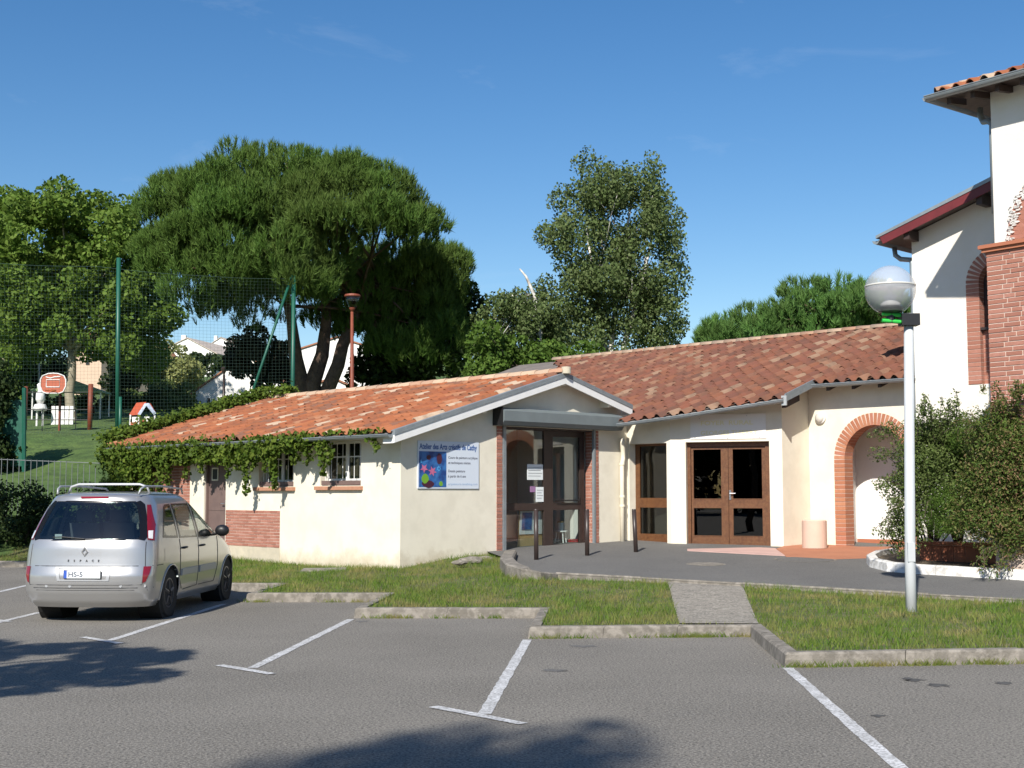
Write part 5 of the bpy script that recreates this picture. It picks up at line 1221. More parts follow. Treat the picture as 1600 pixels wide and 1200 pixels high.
# ---- planter and shrubs by the tall house ------------------------------
wk = [TG(1352,879), TG(1360,871), TG(1385,866), TG(1420,864)]
ring = [TG(x, y) for x, y in [(1392,868),(1366,872),(1353,879),(1358,886),(1385,893),(1425,896.5),(1500,901),(1600,907),(1750,915)]]
rv = [V2(p) for p in ring]; inn = offset_poly(rv[::-1], -.16)[::-1]
bed = thing('white_kerb', ring[3], 'white painted curved kerb round the shrub bed', 'kerb')
inn = offset_poly(rv, -.16)
if (inn[5]-rv[5]).y < 0: inn = offset_poly(rv, .16)
kerb_run(bed, rv, [a.lerp(b, .08) for a, b in zip(rv, inn)], inn, lambda p: zt(p.y)+.15, .26, .5, 'kerb_white')
sp2 = [V2(p) for p in inn]+[Vector((12, 21)), Vector((9.5, 26)), Vector((7.7, 26))]
patch('shrub_bed', sp2, lambda x, y: zt(y)+.06, 'soil', .4)
_pa, _pb = V2(TG(1438, 880)), V2(TG(1560, 887)); _pd = (_pb-_pa).normalized(); PL = Wall(_pa, _pd, (-_pd.y, _pd.x)); pl = thing('tiled_planter', PL.p(0, .35, 0), 'low planter wall clad in terracotta tiles below the shrubs', 'planter')
pz0 = zt(22.0)+.02; pl1 = PL.t(1660, 880); ph_ = PL.z(1490, 852)
MB().wbox(PL, 0, pl1, pz0-.2, ph_, .012, .9).build('core', M['mortar'], pl)
nt_ = 12; tw = pl1/nt_
for k in range(nt_): brick(pl, PL.p(k*tw+.004, pz0, 0), PL.p(tw-.008, 0)-PL.p(0, 0), PL.p(0,0,.012)-PL.p(0,0,0), (0,0,ph_-pz0-.01), 'terracotta', 'tile')
for k in range(nt_//2): brick(pl, PL.p(k*2*tw-.02, ph_, -.035), PL.p(2*tw-.006, 0)-PL.p(0, 0), PL.p(0,0,.35)-PL.p(0,0,0), (0,0,.055), 'terracotta', 'coping_tile')
for k in range(3): brick(pl, PL.p(-.012, pz0, .02+k*.29), PL.p(.012,0)-PL.p(0,0), PL.p(0,0,.28)-PL.p(0,0,0), (0,0,ph_-pz0-.01), 'terracotta', 'tile')
def shrub(name, label, spec, Y, dp, n, sz, mt, base, sprays=0, spx=None, aspect=.5):
    cen, rad = pix_clumps(spec, Y, dp); root = thing(name, base, label, 'shrub'); p, d, k = clumps(cen, rad, n, .35)
    P_ = [p]; mb = MB()
    for i in RNG.permutation(len(cen))[:18]: limb(mb, base, cen[i], .018, .006, sag=.1)
    for j in range(sprays):
        x, y, dx, dy, L = spx[j % len(spx)]; a = Vector(at(x+random.gauss(0,12), y+random.gauss(0,14), Y-.2)); e = Vector(at(x+dx*L+random.gauss(0,8), y+dy*L+random.gauss(0,8), Y-.3-random.random()*.5))
        mid = a.lerp(e, .5)+Vector((0,0,.12)); mb.tube([a, mid, e], [.006,.005,.003], 5)
        q = RNG.random(60)[:, None]; cur = (1-q)**2*np.array(a)+2*q*(1-q)*np.array(mid)+q*q*np.array(e); P_.append(cur+RNG.normal(size=(60, 3))*.03)
    mb.build('stems', M['bark'], root, fix=False)
    pa = np.concatenate(P_); nn = np.concatenate([d]+[RNG.normal(size=(len(q), 3)) for q in P_[1:]]); nn /= np.linalg.norm(nn, axis=1, keepdims=True)
    leaves('foliage', pa, sz, mt, root, nn, .35, aspect)
    return root
b1 = G(1440, 880, .37)
shrub('arching_shrub', 'loose grey-green arching shrub in front of the brick arch', [(1450,700,42,45,30,.30),(1470,745,45,60,38,.32),(1430,780,30,60,24,.28),(1410,840,25,35,14,.24),(1490,680,30,25,10,.26),(1505,730,28,70,22,.3),(1535,780,24,60,16,.3)], 22.7, .45, 34000, .05, 'leaf_shrub', b1+Vector((.2,.2,0)), 46,
      [(1420,720,-1,-.1,55),(1410,760,-1,0,40),(1415,690,-1,-.3,45),(1405,830,-1,.2,30),(1465,680,.1,-1,50),(1480,670,.2,-1,45),(1450,670,-.2,-1,40),(1420,790,-1,0,35)])
b2 = G(1575, 897, .32)
shrub('dense_shrub', 'big dense green shrub with reddish tips filling the right edge', [(1570,760,55,70,50,.34),(1610,700,50,60,30,.34),(1545,700,40,50,22,.32),(1580,822,55,36,30,.3),(1650,780,60,100,40,.36),(1525,790,30,50,16,.3),(1600,650,40,22,12,.26)], 20.95, .32, 56000, .055, 'leaf_shrub_red', b2+Vector((.1,.25,0)), 26,
      [(1560,650,-.3,-1,35),(1590,640,-.2,-1,35),(1540,680,-1,-.4,40),(1600,630,.1,-1,30),(1545,860,-.4,1,30),(1570,865,-.2,1,30)], .4)
shrub('feathery_shrub', 'small bright feathery shrub between the two larger shrubs', [(1520,690,28,20,9,.24),(1490,800,34,28,16,.24),(1475,822,25,12,6,.18)], 22.1, .25, 9000, .055, 'leaf_bright', G(1490,880,.4)+Vector((.2,.3,0)), 14, [(1505,680,.4,-.8,30),(1460,820,-.6,-.4,25)], .22)
# ---- trees behind the camera whose shade reaches the car park ----------
def shade(px, py, h): s = G(px, py); k = h/math.tan(SUN_EL); return np.array([s.x-math.sin(SUN_AZ)*k, s.y-math.cos(SUN_AZ)*k, h])
cen = np.array([shade(*q) for q in [(40,1015,7.2),(120,1012,7.4),(180,1022,7.2),(60,1045,7.0),(140,1048,6.8),(230,1030,7.1),(-40,1030,7.6),(-100,1040,7.8),(200,1058,6.7),(270,1022,7.0),(-60,1010,8.0),(30,1072,6.6)]])
rad = np.array([(.42,.5,.3)]*9+[(.22,.3,.2)]+[(.5,.5,.4)]*2)
tree('car_park_tree', 'leafy tree beside the car park, out of the picture on the left', (-10.5, 2.5, 0), (-9.8, 3.2, 5.2), cen, rad, 5200, .15, 'leaf_plane', 'bark', .16, limbs=12)
cen = []; rad = []
for (px, py) in [(640,1165),(560,1175),(720,1185),(800,1190),(900,1170),(480,1190),(620,1200),(750,1215),(860,1200),(905,1140),(560,1230),(680,1260),(820,1260),(420,1230),(700,1150)]:
    cen.append(shade(px, py+18, 19+random.uniform(-1.5, 1.5))); rad.append((.55,.62,.5) if py > 1130 else (.2,.3,.2))
cen = np.array(cen); rad = np.array(rad)
tree('car_park_tree', 'tall leafy tree behind the photographer, out of the picture', (-9.5, -17, 0), (-8.2, -16, 14), cen, rad, 2000, .19, 'leaf_plane', 'bark', .3, limbs=10)

cen = []; rad = []
for k in range(26): cen.append((RNG.uniform(-18.5, -12.6), RNG.uniform(19.6, 23.2), RNG.uniform(6.8, 10.8))); rad.append((.8, .8, .7))
tree('car_park_tree', 'tall leafy tree shading the hedge, out of the picture at the far left', (-17, 20.5, 0), (-16.5, 20.8, 6), np.array(cen), np.array(rad), 9000, .22, 'leaf_plane', 'bark', .25, limbs=12)
# tree belt far behind the photographer (seen mirrored in the glass)
for k, (x, y, h) in enumerate([(-62,-34,12),(-50,-38,13),(-38,-41,12),(-26,-40,11),(-14,-46,13),(-3,-42,12),(9,-47,14),(21,-41,11),(33,-45,12)]):
    cen, rad = fill_crown((x, y, h*.44), (7, 3.5, h*.46), 44, 1.5, 2.3)
    tree('belt_tree', ['first','second','third','fourth','fifth','sixth','seventh','eighth','ninth'][k]+' tree from the left in the dark belt behind the photographer', (x, y, 0), (x, y, h*.35), cen, rad, 5600, .8, 'leaf_dark', 'bark', .3, limbs=6, group='tree belt behind the photographer')
# ================================================================== STREET FURNITURE, PLAYGROUND, FAR HOUSES
lb_ = G(1424, 957, .15); lz = LZ(lb_.x, lb_.y); LY = lb_.y
lamp = thing('street_lamp', (lb_.x, lb_.y, lz), 'pale grey lamp post with clear globe on a green bracket, standing in the grass', 'street lamp')
ptop = P(1416, 490, LY); r_ = 8*LY/FPX
MB().tube([Vector((lb_.x, lb_.y, lz-.2)), Vector((lb_.x, lb_.y, lz+.6)), Vector((ptop.x+.03, lb_.y, ptop.z))], [r_*1.06, r_*1.02, r_*.92], 18).build('pole', M['lamp_pole'], lamp, smooth=True)
dpl = Vector((lb_.x, lb_.y-r_*1.0, lz+.75)); MB().box((dpl.x-.045, dpl.y-.006, dpl.z-.12), (dpl.x+.045, dpl.y+.03, dpl.z+.12)).build('access_door', M['lamp_pole'], lamp)
gc = P(1390, 454, LY); R = 39*LY/FPX; gy = lb_.y-.02; gc = Vector((gc.x, gy, gc.z))
_g = bpy.data.materials.new('globe_plastic'); _g.use_nodes = True; _t = _g.node_tree; M['globe_plastic'] = _g
_pb_ = _t.nodes['Principled BSDF']; _pb_.inputs['Base Color'].default_value = (.62,.63,.66,1); _pb_.inputs['Roughness'].default_value = .22
_tr = _t.nodes.new('ShaderNodeBsdfTransparent'); _ms = _t.nodes.new('ShaderNodeMixShader'); _ms.inputs[0].default_value = .40; _tr.inputs[0].default_value = (.95,.96,.98,1)
_t.links.new(_tr.outputs[0], _ms.inputs[1]); _t.links.new(_pb_.outputs[0], _ms.inputs[2]); _t.links.new(_ms.outputs[0], _t.nodes['Material Output'].inputs['Surface'])
prof = [(R*math.sin(a), -R*math.cos(a)) for a in np.linspace(.52, math.pi-.02, 22)]
MB().lathe(gc, prof, 36).build('globe', M['globe_plastic'], lamp, smooth=True)
prof = [(.0+R*.995*math.sin(a), -R*.995*math.cos(a)) for a in (1.70, 1.735)]
MB().lathe(gc, [(R*1.0, .045), (R*1.006, .05), (R*1.006, .06), (R*1.0, .065)], 36).build('seam', M['lamp_glass'], lamp, smooth=True)
MB().lathe(gc+Vector((0,0,-R*.88)), [(.10,-.02),(.155,.0),(.16,.05),(.12,.075)], 24).build('collar', M['black_plastic'], lamp)
MB().lathe(gc+Vector((0,0,-R*.72)), [(.10,0),(.13,.05),(.06,.11),(.09,.15),(.035,.19),(.03,.36),(.005,.37)], 20).build('reflector', M['lamp_glass'], lamp, smooth=True)
MB().tube([gc+Vector((0,0,-R*.86)), gc+Vector((0,0,-R*1.32))], .055, 14).build('stem', M['black_plastic'], lamp)
z0 = gc.z-R*1.13
for dz_ in (-.055, .035):
    MB().tube([Vector((gc.x-.12, gy-.03, z0+dz_+.02)), Vector((lb_.x+.12, gy-.03, z0+dz_-.015))], .026, 10).build('bracket_tube', M['lamp_green'], lamp)
MB().box((lb_.x-.06, gy-.10, z0-.10), (lb_.x+.17, gy+.09, z0+.05)).build('clamp', M['black_plastic'], lamp)
# bollards
for k, (px, py, yt, lbl) in enumerate([(838,874.5,797,'leftmost dark brown bollard before the glazed studio door'), (917.5,868,797,'dark brown bollard right of the studio door by its brick jamb'), (994,862.5,797,'rightmost dark brown bollard leaning before the tall window')]):
    b = TG(px, py); b.z = zt(b.y); t = P(px-(3.5 if k == 2 else .5), yt, b.y); th = thing('bollard', b, lbl, 'bollard', 'bollards along the terrace front')
    MB().tube([b-Vector((0,0,.1)), Vector((t.x, t.y, t.z))], .043, 14).build('post', M['brown_metal'], th, smooth=True)
    MB().tube([Vector((t.x, t.y, t.z+.001)), Vector((t.x, t.y, t.z+.02))], [.046, .036], 14).build('cap', M['brown_metal'], th)
# ball-stop net with green posts
NY = 46.
net = thing('ball_net_fence', P(183, 670, NY), 'tall green ball-stop net on steel posts with a slanting brace', 'fence')
for (x0, y0, x1, y1, r) in [(185.5,403,183,690,.075),(459,430,457.5,650,.075),(-150,395,-152,690,.075)]:
    a, b = P(x0, y0, NY), P(x1, y1, NY); b.z = min(b.z, hillz(b.x, b.y))-.1
    MB().tube([b, a], r, 10).build('post', M['green_steel'], net, smooth=True)
MB().tube([P(455,434,NY), P(372,680,NY-.6)], .05, 8).build('brace', M['green_steel'], net, smooth=True)
MB().tube([P(188,620,NY), P(187,700,NY)], .06, 8).build('post', M['green_steel'], net, smooth=True)
mb = MB(); c00, c10, c01, c11 = P(-150,398,NY), P(459,436,NY), P(-150,712,NY), P(459,690,NY); w_ = .0026
nxw, nyw = 108, 52
def bil(u, v): return c00.lerp(c10, u).lerp(c01.lerp(c11, u), v)+Vector((0, .05*math.sin(u*23), -.10*math.sin(math.pi*((u*2) % 1))*(1-v)))
for i in range(nxw+1): mb.tube([bil(i/nxw, j/8) for j in range(9)], w_, 3, False)
for j in range(nyw+1): mb.tube([bil(i/36, j/nyw) for i in range(37)], w_*(3 if j == 0 else 1), 3, False)
mb.build('netting', M['green_net'], net, fix=False)
# green windscreen panel and its post
scr = thing('green_screen', P(35, 720, 40), 'dark green windscreen panel on a post at the left edge', 'screen')
a, b = P(38, 606, 40), P(36, 780, 40); MB().tube([Vector((b.x, b.y, hillz(b.x, b.y)-.1)), a], .07, 8).build('post', M['green_steel'], scr)
a, b = P(16, 625, 40), P(34, 770, 40); b.z = hillz(b.x, 40)+.1; MB().box((a.x-.6, 39.98, b.z), (b.x, 40.02, a.z)).build('panel', M['green_steel'], scr)
pmat('steel_grey', (.16,.175,.175), rough=.6)
# white railings along the slope
rail = thing('white_railing', ground_at(-13, 34.5), 'slim grey metal railing on the bank left of the studio', 'railing')
for k in range(17):
    x = P(2+k*9.2, 740, 34.5).x; g_ = .8-.05*k*.4
    MB().tube([Vector((x, 34.5, .3)), Vector((x, 34.5, P(0, 716+(k*.4 if k < 12 else k*.7), 34.5).z))], .009, 6).build('bar', M['steel_grey'], rail)
for z_ in (717,): MB().tube([P(-20, z_, 34.52), P(160, z_+7, 34.52)], .011, 6).build('rail', M['steel_grey'], rail)
# basketball hoop above a steel goal frame
HY = 60.
goal = thing('ball_goal', ground_at(P(92,670,HY).x, HY), 'rusty steel goal frame with basketball backboard in the playground', 'goal')
pmat('board_red', (.40,.10,.05), rough=.6); pmat('hoop_orange', (.5,.12,.03), rough=.5)
for x0, y0, y1 in ((40,604,690),(142,600,690)):
    a = P(x0, y0, HY); g_ = hillz(a.x, HY); MB().tube([Vector((a.x, HY, g_-.1)), a], .11, 10).build('post', M['rust_steel'], goal, smooth=True)
for yy in (640, 656, 613): MB().tube([P(42, yy, HY), P(141, yy, HY)], .022, 6).build('crossbar', M['black_plastic'], goal)
for xx in (66, 94, 118): MB().tube([P(xx, 640, HY), P(xx, 674, HY)], .018, 6).build('bar', M['black_plastic'], goal)
a = P(94, 612, HY); MB().tube([Vector((a.x, HY+.05, hillz(a.x, HY)-.1)), a], .06, 8).build('board_post', M['rust_steel'], goal)
bc = P(83, 599, HY-.9); bw, bh = 20.5*HY/FPX, 16*HY/FPX
ol = [(-1,.35),(-.85,.75),(-.4,.98),(0,1.02),(.4,.98),(.85,.75),(1,.35),(1,-.3),(.8,-.85),(.5,-1),(-.5,-1),(-.8,-.85),(-1,-.3)]
bb = MB().prism([bc+Vector((x*bw, 0, z*bh)) for x, z in ol], (0,.04,0)).build('backboard', M['board_red'], goal)
MB().tube([bc+Vector((x*bw*.96, -.012, z*bh*.96)) for x, z in ol+ol[:1]], .028, 6, False).build('border', M['white_paint'], bb)
MB().tube([bc+Vector((x*bw, -.012, z*bh)) for x, z in ((-.5,-.35),(-.5,.35),(.5,.35),(.5,-.35),(-.5,-.35))], .022, 6, False).build('target', M['white_paint'], bb)
MB().tube([bc+Vector((x*bw, -.015, z*bh)) for x, z in ((-.55,.62),(-.2,.5),(.1,.62),(.55,.66))], .025, 6).build('lettering', M['white_paint'], bb)
n = 20; MB().tube([bc+Vector((math.cos(6.283*i/n)*.225, -.28+math.sin(6.283*i/n)*.225, -bh*.72)) for i in range(n+1)], .02, 6, False).build('hoop', M['hoop_orange'], goal)
MB().tube([P(94,600,HY-.8), P(94,612,HY)], .05, 8).build('board_arm', M['rust_steel'], goal)
# toddler playhouse
HY2 = 64.
def Q(px, py, dy=0): return P(px, py, HY2+dy)
ph = thing('playhouse', Vector((*V2(Q(223,668)), hillz(Q(223,668).x, HY2))), 'small toy playhouse with red and pale blue roof on the playground grass', 'playhouse')
pmat('toy_red', (.50,.10,.05), rough=.5); pmat('toy_blue', (.42,.48,.62), rough=.5); pmat('toy_white', (.75,.74,.72), rough=.5)
gz_ = hillz(Q(223,668).x, HY2)
for x_, dy in ((204,0),(217,-.5),(242,-.4),(230,.6)): a = Q(x_, 648 if x_ != 217 else 646, dy); MB().tube([Vector((a.x, a.y, gz_)), a], .045, 8).build('post', M['toy_white'], ph)
MB().prism([Q(202,649,.3), Q(217,648,-.6), Q(228,630,-.6), Q(213,631,.3)], (0,.03,.06)).build('roof_panel', M['toy_red'], ph)
MB().prism([Q(215,647,-.62), Q(219,649,-.62), Q(228.5,634,-.62), Q(240,648,-.5), Q(244,646,-.5), Q(233,630,-.55), Q(226,630,-.6)], (0,.05,0)).build('gable_board', M['toy_blue'], ph)
MB().prism([Q(230,631,.3), Q(235,632,-.5), Q(243,646,-.45), Q(238,645,.4)], (0,.03,.05)).build('roof_panel', M['toy_red'], ph)
for (xa, xb, dy) in ((204,217,-.2),(217,242,-.5)):
    a, b = Q(xa, 657, dy), Q(xb, 657, dy); MB().box((a.x, a.y, gz_), (b.x, a.y+.04, a.z)).build('wall_panel', M['toy_red'], ph)
    m_ = (a.x+b.x)/2; MB().box((m_-.12, a.y-.02, gz_+.12), (m_+.12, a.y-.002, gz_+.38)).build('window_panel', M['toy_white'], ph)
# white play equipment
tp3 = thing('spring_rider', ground_at(P(62,660,63).x, 63), 'white spring rider toy at the left of the goal frame', 'play equipment')
g3 = tp3.location.copy(); mb = MB()
for x_ in (-.14, .14): MB().tube([g3+Vector((x_, 0, 0)), g3+Vector((x_, 0, .75))], .05, 8).build('leg', M['toy_white'], tp3)
MB().lathe(g3+Vector((0,0,.75)), [(.28,0),(.33,.1),(.26,.30),(.12,.34)], 14).build('seat', M['toy_white'], tp3)
MB().lathe(g3+Vector((0,0,1.10)), [(.13,0),(.22,.2),(.20,.5),(.10,.62),(.16,.75),(.17,.92),(.03,1.02)], 14).build('figure', M['toy_white'], tp3, smooth=True)
c_ = P(96, 655, 63.5); pn = thing('play_panel', ground_at(c_.x, 63.5), 'white slatted play panel behind the goal bars', 'play equipment')
for k in range(5): x = c_.x-.5+k*.22; MB().box((x, 63.5, pn.location.z), (x+.18, 63.55, pn.location.z+.95)).build('slat', M['toy_white'], pn)
MB().box((c_.x-.52, 63.552, pn.location.z+.3), (c_.x+.6, 63.59, pn.location.z+.4)).box((c_.x-.52, 63.552, pn.location.z+.7), (c_.x+.6, 63.59, pn.location.z+.8)).build('batten', M['toy_white'], pn)
# parasol-like green canopy behind
pmat('canopy_green', (.30,.40,.22), (.22,.32,.17), scale=.8, rough=.8)
cc = P(112, 600, 70); pa = thing('sun_shelter', ground_at(cc.x, 70), 'pale green fabric sun shelter behind the basketball board', 'shelter')
MB().add([cc+Vector((-1.9,-.8,-.35)), cc+Vector((1.9,-.8,-.45)), cc+Vector((1.9,.8,-.45)), cc+Vector((-1.9,.8,-.35)), cc+Vector((0,0,.25)), cc+Vector((-1.9,-.8,-.43)), cc+Vector((1.9,-.8,-.53)), cc+Vector((1.9,.8,-.53)), cc+Vector((-1.9,.8,-.43)), cc+Vector((0,0,.19))],
         [(0,1,4),(1,2,4),(2,3,4),(3,0,4),(6,5,9),(7,6,9),(8,7,9),(5,8,9),(0,5,6,1),(1,6,7,2),(2,7,8,3),(3,8,5,0)]).build('canopy', M['canopy_green'], pa)
for x_, y_ in ((-1.8,-.75),(1.8,-.75),(1.8,.75),(-1.8,.75)): MB().tube([Vector((cc.x+x_, 70+y_, hillz(cc.x, 70)-.2)), cc+Vector((x_, y_, -.44))], .04, 6).build('post', M['toy_white'], pa)
# lamps in the background
def far_lamp(name, label, pts, Y, head, mat='galvanised'):
    a = P(*pts[0], Y); th = thing(name, Vector((a.x, Y, hillz(a.x, Y))), label, 'street lamp')
    MB().tube([Vector((a.x, Y, hillz(a.x, Y)-.2))]+[P(x, y, Y) for x, y in pts], [.09, .08]+[.05]*(len(pts)-1), 8).build('pole', M[mat], th, smooth=True)
    return th
th = far_lamp('street_lamp', 'grey street lamp with curved arm in front of the plane tree', [(61,640),(61,570),(60,552),(54,543),(44,538),(34,536)], 74, None)
a = P(29, 535, 74); MB().obox(a-Vector((.25,.12,.04)), (.5,0,.03), (0,.24,0), (0,0,.10)).build('lamp_head', M['galvanised'], th)
th = far_lamp('park_lamp', 'brown park lamp with cup-shaped head before the dark side of the pine', [(550,640),(550,487)], 44, None, 'rust_steel')
a = P(550.5, 480, 44); k = 44/FPX
MB().lathe(a+Vector((0,0,-.12)), [(.06,0),(.10,.06),(.11,.10)], 16).build('holder', M['rust_steel'], th)
MB().lathe(a, [(4*k,-2*k),(9*k,8*k),(12.5*k,17*k)], 20).build('glass_cup', M['glass_pane'], th, smooth=True)
MB().lathe(a, [(12.6*k,16.5*k),(13*k,17.5*k),(12*k,20*k),(5*k,21.5*k)], 20).build('lid', M['rust_steel'], th)
th = far_lamp('park_lamp', 'thin dark lamp post in front of the white garage', [(349,648),(350,585)], 58, None, 'brown_metal')
a = P(350, 580, 58); k = 58/FPX; MB().lathe(a, [(1*k,-5*k),(5*k,3*k),(5.4*k,4*k),(3*k,6.5*k)], 14).build('lantern', M['brown_metal'], th)
# far houses
def house_far(name, label, px0, px1, py_eave, py_ridge, py_base, Y, dep, wallm, roofm, ridge_px=None, wins=(), yaw=0., chimneys=(), over=.35):
    """gable end towards the camera between px0 and px1; ridge runs back"""
    a, b = P(px0, py_eave, Y), P(px1, py_eave, Y); rx = P(ridge_px if ridge_px else (px0+px1)/2, py_ridge, Y)
    zb = min(P(px0, py_base, Y).z, hillz(a.x, Y)-.2, hillz(b.x, Y+dep)-.2); bw = Vector((math.sin(yaw), math.cos(yaw), 0))*dep
    root = thing(name, ((a.x+b.x)/2, Y, hillz((a.x+b.x)/2, Y)), label, 'house')
    MB().prism([Vector((a.x, Y, zb)), Vector((b.x, Y, zb)), Vector((b.x, Y, b.z)), Vector((rx.x, Y, rx.z)), Vector((a.x, Y, a.z))], bw).build('wall', M[wallm], root)
    rf = None
    for e, s in ((a, -1), (b, 1)):
        sl_ = (rx-e); o = e-sl_.normalized()*over+Vector((0,-.12,.03))
        x = MB().prism([o, rx+Vector((0,-.12,.03)), rx+Vector((0,-.12,.13)), o+Vector((0,0,.10))], bw*1.04+Vector((0,.1,0))).build('roof', M[roofm], root); rf = rf or x
    for (x0, y0, x1, y1) in wins:
        p0, p1 = P(x0, y1, Y-.02), P(x1, y0, Y-.02); wn = MB().box((p0.x, Y-.05, p0.z), (p1.x, Y-.004, p1.z)).build('window', M['dark_wood'], root)
        MB().box((p0.x+.06, Y-.06, p0.z+.06), (p1.x-.06, Y-.051, p1.z-.06)).build('pane', M['glass_dark'], wn)
    for (x0, y0, x1, y1) in chimneys:
        p0, p1 = P(x0, y1, Y+dep*.35), P(x1, y0, Y+dep*.35); MB().box((p0.x, p0.y-.3, p0.z-.6), (p1.x, p0.y+.3, p1.z)).build('chimney', M['white_wall'], rf)
    return root
pmat('far_roof', (.36,.16,.09), (.28,.12,.07), scale=.8, rough=.9, bump=.4, bscale=6); pmat('pale_roof', (.52,.44,.38), (.45,.37,.31), scale=.8, rough=.9); pmat('far_beige', (.62,.46,.34), (.56,.41,.30), scale=.5, rough=.9)
house_far('garage', 'white gabled garage with brown roof edge above the studio roof', 306, 462, 612, 556, 670, 78, 7, 'white_wall', 'far_roof', 384, [(324,622,328,640),(340,622,346,624)])
house_far('hillside_house', 'white house with low pale gable on the hill left of the pine', 246, 334, 551, 529, 600, 150, 12, 'white_wall', 'pale_roof', 293, [], .25, [(284,524,291,532)], .5)
house_far('hillside_house', 'second white house peeking out right of the pale gable on the hill', 325, 372, 541, 528, 600, 165, 10, 'white_wall', 'pale_roof', 345, [(338,548,345,556)], .2, [(335,525,340,531)], .5)
house_far('hillside_house', 'beige house seen below the plane tree crown', 118, 159, 548, 520, 640, 100, 9, 'far_beige', 'far_roof', 138, [(134,560,140,570)], .42, [], .4)
house_far('hillside_house', 'white house with red tiles seen through the pine trunks', 470, 585, 546, 528, 640, 92, 9, 'white_wall', 'far_roof', 527, [(545,575,553,590)], .0, [], .4)
house_far('garden_shed', 'low white shed with red tiled roof at the foot of the pine', 488, 545, 604, 592, 640, 70, 4, 'white_wall', 'far_roof', 520, [], .0, [], .2)
# ================================================================== THE PARKED CAR
pmat('rim_dark', (.07,.07,.075), rough=.4, metal=.5)
pmat('car_silver', (.45,.447,.44), rough=.32, metal=.65, coat=.7, spec=.5)
pmat('car_trim', (.40,.41,.42), rough=.45, metal=.3); pmat('tyre', (.014,.014,.014), rough=.85); pmat('frit', (.008,.008,.009), rough=.18)
pmat('lamp_red', (.20,.006,.012), rough=.15, coat=1.); pmat('lamp_clear', (.72,.70,.70), rough=.15, coat=1.); pmat('plate_blue', (.03,.09,.42), rough=.5)
pmat('seat_grey', (.20,.21,.23), rough=.9); pmat('seam_dark', (.05,.05,.052), rough=.6); pmat('underbody', (.01,.01,.01), rough=.9)
glass('car_glass', (.50,.58,.57), .08, .0, 1.)
ca, cb = G(163, 1001), G(352, 943); hd = (V2(cb)-V2(ca)).normalized(); yaw = math.atan2(hd.y, hd.x)+math.radians(CAR_YAW if 'CAR_YAW' in globals() else 0)
rc = G(146, 966, 0.); car = thing('parked_car', (rc.x+.075, rc.y-.72, 0), 'silver people carrier parked with its rear to the camera, left of the studio', 'car', rotz=yaw)
_Z = [.20,.28,.40,.52,.62,.74,.86,.98,1.06,1.15,1.30,1.45,1.56,1.62,1.665,1.70,1.72,1.732]
_W = [.83,.88,.905,.918,.924,.928,.927,.918,.905,.886,.845,.795,.752,.722,.690,.620,.50,.30]
_R = [.14,.07,.02,.0,.0,.035,.05,.062,.08,.115,.185,.26,.32,.335,.36,.50,.80,1.3]
_F = [4.50,4.60,4.65,4.66,4.65,4.60,4.48,4.22,3.95,3.66,3.28,2.96,2.72,2.58,2.46,2.30,2.05,1.7]
def cw(z): return float(np.interp(z, _Z, _W))
def cr(z): return float(np.interp(z, _Z, _R))
def cf(z): return float(np.interp(z, _Z, _F))
def crr(z): return float(np.interp(z, [.2,.9,1.7], [.30,.32,.42]))
def crf(z): return float(np.interp(z, [.2,1.0,1.7], [.75,1.0,.7]))
PE = 2.6
def yside(x, z):
    w, a, b, ra, rb = cw(z), cr(z), cf(z), crr(z), crf(z)
    if x < a+ra: k = max(0, min(1, (a+ra-x)/ra)); return w*(1-k**PE)**(1/PE)
    if x > b-rb: k = max(0, min(1, (x-b+rb)/rb)); return w*(1-k**2.2)**(1/2.2)
    return w
def xrear(y, z):
    k = min(1, abs(y)/cw(z)); return cr(z)+crr(z)*(1-max(0, 1-k**PE)**(1/PE))
def ring(z):
    w, a, b, ra, rb = cw(z), cr(z), cf(z), crr(z), crf(z); pts = []
    for i in range(15): q = math.pi/2*i/14; pts.append((a+ra*(1-math.cos(q)**(2/PE)), w*math.sin(q)**(2/PE)))
    for i in range(1, 90): pts.append((a+ra+(b-rb-a-ra)*i/90, w))
    for i in range(15): q = math.pi/2*(1-i/14); pts.append((b-rb+rb*math.cos(q)**(2/2.2), w*math.sin(q)**(2/2.2)))
    return pts
zl_ = list(np.linspace(.20, 1.06, 35))+list(np.linspace(1.09, 1.62, 22))+[1.645,1.665,1.685,1.70,1.712,1.722,1.732]
half = [ring(z) for z in zl_]; nh = len(half[0]); V = []; idxm = {}
for i, z in enumerate(zl_):
    for s in (1, -1):
        for j, (x, y) in enumerate(half[i]):
            if s < 0 and j in (0, nh-1): idxm[(i, s, j)] = idxm[(i, 1, j)]; continue
            idxm[(i, s, j)] = len(V); V.append(Vector((x, s*y, z)))
AX = (.93, 3.74); WR = .335; AR = .385; AZ = .335
def in_poly(x, y, poly): return bool(inpoly(np.array([x]), np.array([y]), poly)[0])
SW = [[(.60,1.10),(.74,1.30),(.92,1.50),(1.02,1.545),(1.24,1.555),(1.24,1.075)], [(1.30,1.072),(1.30,1.556),(2.06,1.556),(2.12,1.06)], [(2.18,1.058),(2.12,1.556),(2.40,1.545),(2.62,1.46),(3.05,1.13),(3.10,1.05)]]
RWIN = [(-.78,1.075),(-.805,1.12),(-.735,1.40),(-.675,1.555),(-.62,1.60),(.62,1.60),(.675,1.555),(.735,1.40),(.805,1.12),(.78,1.075)]
WSH = 1
def inset(poly, d):
    cx = sum(p[0] for p in poly)/len(poly); cy = sum(p[1] for p in poly)/len(poly); out = []
    for x, y in poly: L = math.hypot(x-cx, y-cy); out.append((x-(x-cx)/L*d*1.2, y-(y-cy)/L*d))
    return out
SWi = [inset(p, .03) for p in SW]; RWi = inset(RWIN, .035); Fc = []
